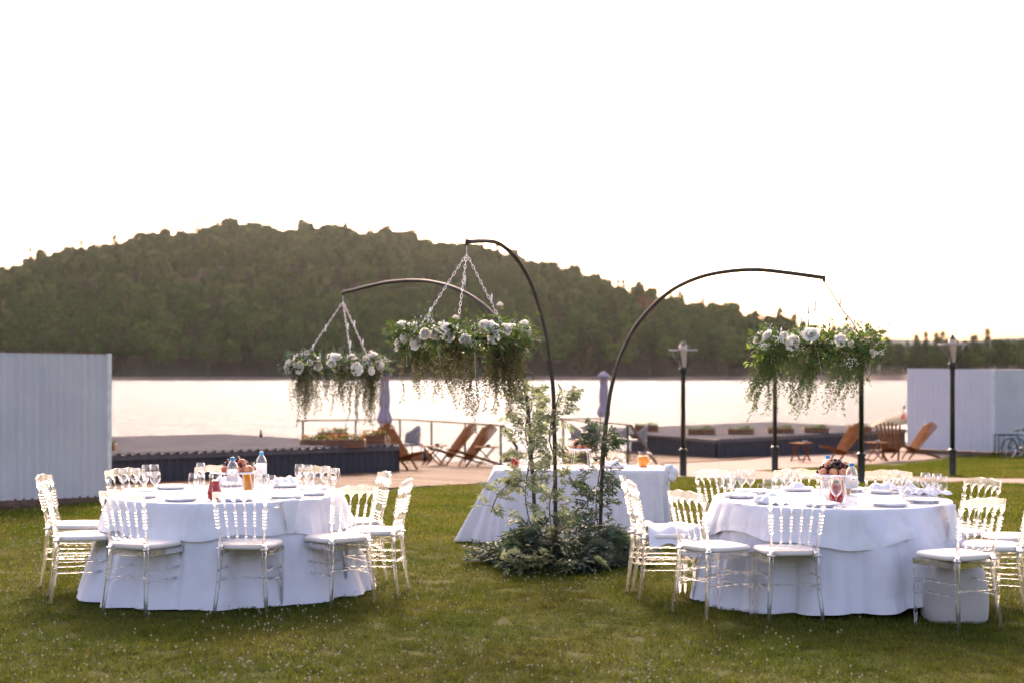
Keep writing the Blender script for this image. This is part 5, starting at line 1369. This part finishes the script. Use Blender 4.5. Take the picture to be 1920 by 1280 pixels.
def umbrella(px, d, yt, yb, label, zfoot=None):
    zf = zfoot if zfoot is not None else gz(d); zt, zb = Z(yt, d), Z(yb, d); t = thing('closed_parasol', label, 'parasol', (X(px, d), d, zf))
    MB().tube([(0, 0, 0), (0, 0, zt - zf - .03)], .022, 8).build('pole', M['bikegrey'], t)
    MB().lathe([(.25, 0), (.25, .05), (.05, .07)], 20, close=True).build('base', M['black'], t)
    v, f = [], []; n = 64; Lc = zt - zb
    prof = [(.0, .02), (.03, .10), (.10, .15), (.12, .16), (.122, .09), (.3, .10), (.55, .12), (.68, .105), (.74, .10), (.8, .13), (.9, .17), (.97, .155), (1, .11)]
    for u, rr in prof:
        for i in range(n):
            a_ = 2 * math.pi * i / n; q = rr * (1 + .22 * math.cos(a_ * 8 + u * 2) * (1 if u > .05 else 0)) ; zz = zt - zf - u * Lc - (.04 * math.cos(a_ * 8) if u > .9 else 0)
            v.append((q * math.cos(a_), q * math.sin(a_), zz))
    for j in range(len(prof) - 1):
        for i in range(n): f.append((j * n + i, j * n + (i + 1) % n, (j + 1) * n + (i + 1) % n, (j + 1) * n + i))
    MB().add(v, f, True).build('canopy', M['canvas'], t)
    MB().lathe([(.108, zt - zf - Lc * .735), (.112, zt - zf - Lc * .75), (.108, zt - zf - Lc * .765)], 20).build('tie_band', M['canvas'], t)
umbrella(721, 36.0, 691, 795, 'closed lilac parasol standing on the deck left of the folding chairs')
umbrella(1132, 42.0, 696, 780, 'closed lilac parasol behind the right pole, by the wicker chairs')

def stick_chair():
    """folding chair of two fans of slats that cross"""
    t = thing('stick_chair', 'x', 'chair'); W_ = M['wood_orange']; nA, nB = 7, 6
    def y_on(a_, b_, z): return a_ + (b_ - a_) * z
    for i in range(nA):      # back slats; the outer two run on to the ground at the front
        u = i / (nA - 1) * 2 - 1; top = Vector((u * .30, -.52 - .03 * (1 - u * u) , .96 - .10 * abs(u) ** 1.5)); mid = Vector((u * .20, .02, .24)); d_ = mid - top
        end = top + d_ * (top.z / (top.z - mid.z)) if abs(u) > .99 else top + d_ * 1.08
        MB().bar(top, end, .052, .024, up=(0, 1, .6)).build('slat', W_, t)
    for i in range(nB):
        u = (i + .5) / nB * 2 - 1; fr = Vector((u * .26, .50, .40)); mid = Vector((u * .21, -.04, .24)); d_ = mid - fr
        end = fr + d_ * (fr.z / (fr.z - mid.z)) * 1.0 if i in (0, nB - 1) else fr + d_ * 1.1
        MB().bar(fr, end, .050, .024, up=(0, 0, 1)).build('slat', W_, t)
    for y, z, w in ((-.50, .88, .30), (.03, .19, .22), (.44, .365, .27), (-.06, .27, .2)): MB().tube([(-w, y, z), (w, y, z)], .008, 5).build('dowel', M['wood_brown'], t)
    return kids(t)
sk = stick_chair(); used = [False]
def place_stick(px, d, face, label, grp):
    c_ = sk if not used[0] else copy_tree(sk); used[0] = True
    c_.location = (X(px, d), d, gz(d) + .03); c_.rotation_euler = (0, 0, R(face - 90)); tag(c_, label, group=grp)
GL, GR = 'folding slatted chairs on the left deck', 'folding slatted chairs by the far shed'
place_stick(758, 31.0, -32, 'folding slatted chair at the corner of the dark platform', GL)
place_stick(846, 33.4, 208, 'folding slatted chair on the deck, left of the reclining pair', GL)
place_stick(882, 32.6, 212, 'folding slatted chair on the deck, right of the reclining pair beside a small table', GL)
place_stick(694, 35.5, 150, 'folding slatted chair mostly hidden behind the planters of the dark platform', GL)
place_stick(1577, 35.2, 205, 'folding slatted chair left of the lamp post by the dark platform', GR)
place_stick(1670, 36.6, 262, 'folding slatted chair seen from the front beside the white shed', GR)
place_stick(1712, 37.3, 196, 'folding slatted chair leaning right against the white wall of the far shed', GR)

def side_table(px, d, rz, label, cup=True, top=.45):
    zg = gz(d) + .03; t = thing('folding_table', label, 'side table', (X(px, d), d, zg), rz)
    for k in range(6): MB().box((0, -.18 + k * .072, top), (.26, .031, .010)).build('slat', M['wood_orange'], t)
    for s_ in (-1, 1):
        MB().bar((-.22, s_ * .17, 0), (.18, s_ * .17, top - .02), .035, .02).build('leg', M['wood_orange'], t); MB().bar((.22, s_ * .14, 0), (-.18, s_ * .14, top - .02), .035, .02).build('leg', M['wood_orange'], t)
    for x in (-.21, .21): MB().tube([(x, -.17, .03), (x, .17, .03)], .01, 5).build('rung', M['wood_orange'], t)
    return t
side_table(912, 32.4, .1, 'small folding table at the right end of the deck beside the slatted chair'); side_table(812, 33.2, -.3, 'small folding table left of the two reclining slatted chairs')
side_table(1502, 35.8, .9, 'small folding table in front of the dark right platform'); side_table(1645, 36.3, .3, 'small folding table between the slatted chairs by the shed')
for px, d, lb_ in ((915, 32.4, 'small dark ashtray on the deck side table'), (820, 33.2, 'small dark ashtray on the table left of the slatted chairs'), (1510, 35.8, 'pale ashtray on the table before the right platform'), (1646, 36.3, 'pale ashtray on the table by the shed chairs')):
    tag(MB().lathe([(.001, 0), (.05, 0), (.058, .045), (.05, .045), (.045, .012), (.001, .012)], 14).build('ashtray', M['black'] if px < 1000 else M['diskwhite'], None, loc=(X(px, d), d, gz(d) + .03 + .462)), lb_, 'ashtray')

def planter(px0, px1, ybot, ytop, d, label, flowers=0, seed=0, grp=None, rz=0, zb=None):
    w = X(px1, d) - X(px0, d); h = Z(ytop, d) - Z(ybot, d); z = Z(ybot, d) if zb is None else zb; cx = X((px0 + px1) / 2, d); dp = min(.32, w * .45)
    t = thing('planter', label, 'planter', (cx, d, z), rz, grp); n = 3; sh_ = h / n
    for k in range(n):
        zz = sh_ * (k + .5)
        for s_ in (-1, 1): MB().box((0, s_ * dp / 2, zz), (w / 2, .011, sh_ * .40)).build('slat', M['wood_brown'], t)
        for s_ in (-1, 1): MB().box((s_ * w / 2, 0, zz), (.011, dp / 2 - .013, sh_ * .40)).build('slat', M['wood_brown'], t)
    for sx in (-1, 1):
        for sy in (-1, 1): MB().box((sx * (w / 2 - .05), sy * (dp / 2 - .03), h / 2), (.02, .018, h / 2)).build('corner_post', M['wood_brown'], t)
    MB().box((0, 0, h * .42), (w / 2 - .02, dp / 2 - .02, h * .4)).build('soil', M['soil'], t)
    r = np.random.default_rng(seed); k = 150; p = np.stack([r.uniform(-w / 2, w / 2, k), r.uniform(-dp / 2, dp / 2, k), np.full(k, h * .85) + r.uniform(0, .06, k)], 1)
    dd = np.stack([r.normal(0, .5, k), r.normal(0, .5, k), r.uniform(.3, 1.2, k)], 1); link('foliage', np_mesh('foliage', *leaves(p, dd, rand_dirs(k), r.uniform(.03, .09, k) * (1 + .6 * np.sin(p[:, 0] * 9)), .022), M['leaf_mid']), t)['kind'] = 'stuff'
    if flowers:
        q = np.stack([r.uniform(-w / 2, w / 2, flowers), r.uniform(-dp / 2, dp / 2, flowers), h + r.uniform(.0, .1, flowers)], 1); link('blossoms', np_mesh('blossoms', *blobs(q, r.uniform(.012, .025, flowers)), M['flower_or']), t)['kind'] = 'stuff'
planter(564, 609, 838, 823, 29.6, 'slatted planter at the left of the row on the dark left platform', 40, 1)
planter(609, 684, 838, 822, 29.3, 'long slatted planter of orange flowers in the middle of the dark left platform', 90, 2)
planter(598, 652, 823, 809, 32.6, 'slatted planter raised behind the row on the dark left platform', 30, 3)
planter(680, 722, 834, 814, 30.1, 'slatted planter with orange flowers at the right end of the dark left platform', 70, 4)
planter(160, 216, 853, 832, 26.6, 'slatted planter on the dark platform right beside the ribbed shed', 20, 9)
RP = 'slatted planters in a row on the right platform'
for k, (a_, b_, yb, yt, d) in enumerate(((1190, 1233, 809, 796, 42.6), (1289, 1340, 816, 803, 40.6), (1364, 1412, 816, 803, 40.9), (1439, 1487, 814.5, 801.5, 41.6), (1507, 1552, 813, 800.5, 42.0), (1590, 1632, 811, 798.5, 43.0))):
    planter(a_, b_, yb, yt, d, 'slatted flower box, %s from the left of the row on the right platform' % ORD[k], 0, 20 + k, RP)
tag(MB().lathe([(.001, 0), (.05, 0), (.06, .1), (.04, .16), (.02, .22), (.03, .25), (.001, .3)], 12).build('lantern', M['black'], None, loc=(X(489, 33.0), 33.0, .15), sc=.75), 'tiny dark lantern standing on the far edge of the left platform roof', 'lantern')

def wicker_chair(px, d, face, label, grp='grey wicker chairs on the far deck'):
    zg = gz(d) + .03; t = thing('wicker_chair', label, 'chair', (X(px, d), d, zg), R(face - 90), grp)
    mb = MB(); n = 14; v, f = [], []
    for j in range(6):
        z = .44 + j * .085
        for i in range(n + 1): a_ = math.pi + math.pi * i / n; v.append((.27 * math.cos(a_), .24 * math.sin(a_) - .03 * j * .3, z + (.0 if j < 5 else .03 * math.sin(math.pi * i / n)) - (.16 * (j / 5) * abs(math.cos(a_)) ** 2)))
    for j in range(5):
        for i in range(n): p_ = j * (n + 1) + i; f.append((p_, p_ + 1, p_ + n + 2, p_ + n + 1))
    o = MB().add(v, f, True).build('backrest', M['wicker'], t); md = o.modifiers.new('s', 'SOLIDIFY'); md.thickness = .02
    MB().box((0, 0, .43), (.25, .24, .03)).build('seat', M['wicker'], t)
    for sx in (-1, 1):
        for sy in (-1, 1): MB().tube([(sx * .22, sy * .2, .42), (sx * .26, sy * .25, 0)], .013, 6).build('leg', M['bikegrey'], t)
wicker_chair(768, 35.2, 215, 'grey wicker chair behind the slatted chair at the platform corner')
wicker_chair(1086, 41.0, 20, 'grey wicker chair left of the far table, seen from its side'); wicker_chair(1112, 40.0, 60, 'grey wicker chair near the far parasol with its back to us')
wicker_chair(1160, 37.5, 160, 'grey wicker chair beside the dark right platform'); wicker_chair(1196, 39.5, 170, 'grey wicker chair in shade against the right platform wall')
# terracotta pots and a bottle at the water edge of the deck
for px, d, lb_ in ((785, 36.3, 'wide terracotta box at the water edge of the deck'), (803, 36.0, 'narrow terracotta box beside the wide one at the water edge')):
    t = thing('terracotta_box', lb_, 'plant box', (X(px, d), d, gz(d) + .03)); w = .2 if px < 790 else .1
    MB().box((0, 0, .1), (w, .12, .1)).build('box_wall', M['terracotta'], t); MB().box((0, 0, .205), (w + .012, .132, .012)).build('box_rim', M['terracotta'], t)
tag(MB().lathe([(.001, 0), (.06, 0), (.065, .15), (.03, .24), (.025, .32), (.001, .33)], 14).build('tall_bottle', M['black'], None, loc=(X(797, 35.6), 35.6, gz(35.6) + .03)), 'dark bottle standing between the terracotta boxes', 'bottle')
# brown boxes beyond the long table
for px0, px1, y0, y1, d, lb_ in ((943, 966, 851, 866, 33.2, 'small brown slatted box seen left of the garlands beyond the table'), (1068, 1105, 851, 874, 35.0, 'brown slatted box on the deck behind the fruit of the long table')):
    planter(px0, px1, y1, y0, d, lb_, 0, 40)

# bicycle and rack
def bicycle(loc, rz, label, m):
    t = thing('bicycle', label, 'bicycle', loc, rz); Rw = .27
    for x in (-.48, .48):
        n = 28; w = MB().tube([(x + Rw * math.cos(2 * math.pi * k / n), 0, Rw + Rw * math.sin(2 * math.pi * k / n)) for k in range(n + 1)], .02, 8, False).build('wheel', M['rubber'], t)
        MB().tube([(x + Rw * .93 * math.cos(2 * math.pi * k / n), 0, Rw + Rw * .93 * math.sin(2 * math.pi * k / n)) for k in range(n + 1)], .011, 6, False).build('rim', M['metal'], w)
        sp = MB()
        for k in range(16): a_ = k * math.pi / 8; sp.tube([(x, .01 * (-1) ** k, Rw), (x + Rw * .92 * math.cos(a_), 0, Rw + Rw * .92 * math.sin(a_))], .0018, 3)
        sp.build('spokes', M['metal'], w)
        MB().box((x + .1, 0, Rw + .1), (.035, .006, .02)).build('reflector', M['flower_or'], w)
    bb = (-.02, 0, .26); st = (-.18, 0, .62); hd = (.33, 0, .66); hb = (.36, 0, .56)
    fr = MB()
    for a_, b_ in ((bb, st), (bb, hb), (st, hd), (bb, (-.48, 0, Rw)), (st, (-.48, 0, Rw)), (hd, hb)): fr.tube([a_, b_], .018, 8)
    fr.build('frame', m, t); MB().tube([hb, (.48, 0, Rw)], .014, 8).build('fork', m, t)
    MB().tube([(.32, 0, .66), (.30, 0, .80), (.27, -.25, .84)], .012, 6).tube([(.30, 0, .80), (.27, .25, .84)], .012, 6).build('handlebar', M['metal'], t)
    MB().tube([st, (-.2, 0, .74)], .012, 6).build('seat_post', M['metal'], t)
    MB().sphere((-.21, 0, .76), .1, 10, 6, .35).build('saddle', M['black'], t)
    MB().tube([(-.02, -.05, .26), (-.02, .05, .26)], .07, 14).build('crank', M['metal'], t)
    for s_ in (-1, 1): MB().box((-.02 + s_ * .13, s_ * .09, .26 - s_ * .08), (.04, .03, .01)).build('pedal', M['black'], t)
    bk = thing_b = MB().lathe([(.10, 0), (.13, .2)], 14, close=False).lathe([(.001, 0), (.10, 0)], 14).build('basket', M['wicker'], t, loc=(.47, 0, .62))
bicycle((X(1918, 38.8), 38.8, gz(38.8)), R(24), 'small teal bicycle leaning in the rack against the far shed', M['bikeframe'])
bicycle((X(1936, 39.5), 39.6, gz(39.6)), R(18), 'grey bicycle behind the teal one at the right picture edge', M['bikegrey'])
t = thing('bicycle_rack', 'low black tube rack holding the bicycles at the far shed', 'bicycle rack', (X(1873, 40.2), 40.2, gz(40.2)))
hh = Z(815, 40.2) - gz(40.2)
for y_ in (0, .35): MB().tube([(0, y_, 0), (0, y_, hh), (1.5, y_, hh), (1.5, y_, 0)], .02, 6).build('frame', M['black'], t)
for k in range(7): MB().tube([(.15 + k * .2, 0, .0), (.15 + k * .2, 0, hh)], .01, 5).build('rung', M['black'], t)
bpy.context.view_layer.update()
print('objects', len(bpy.data.objects))
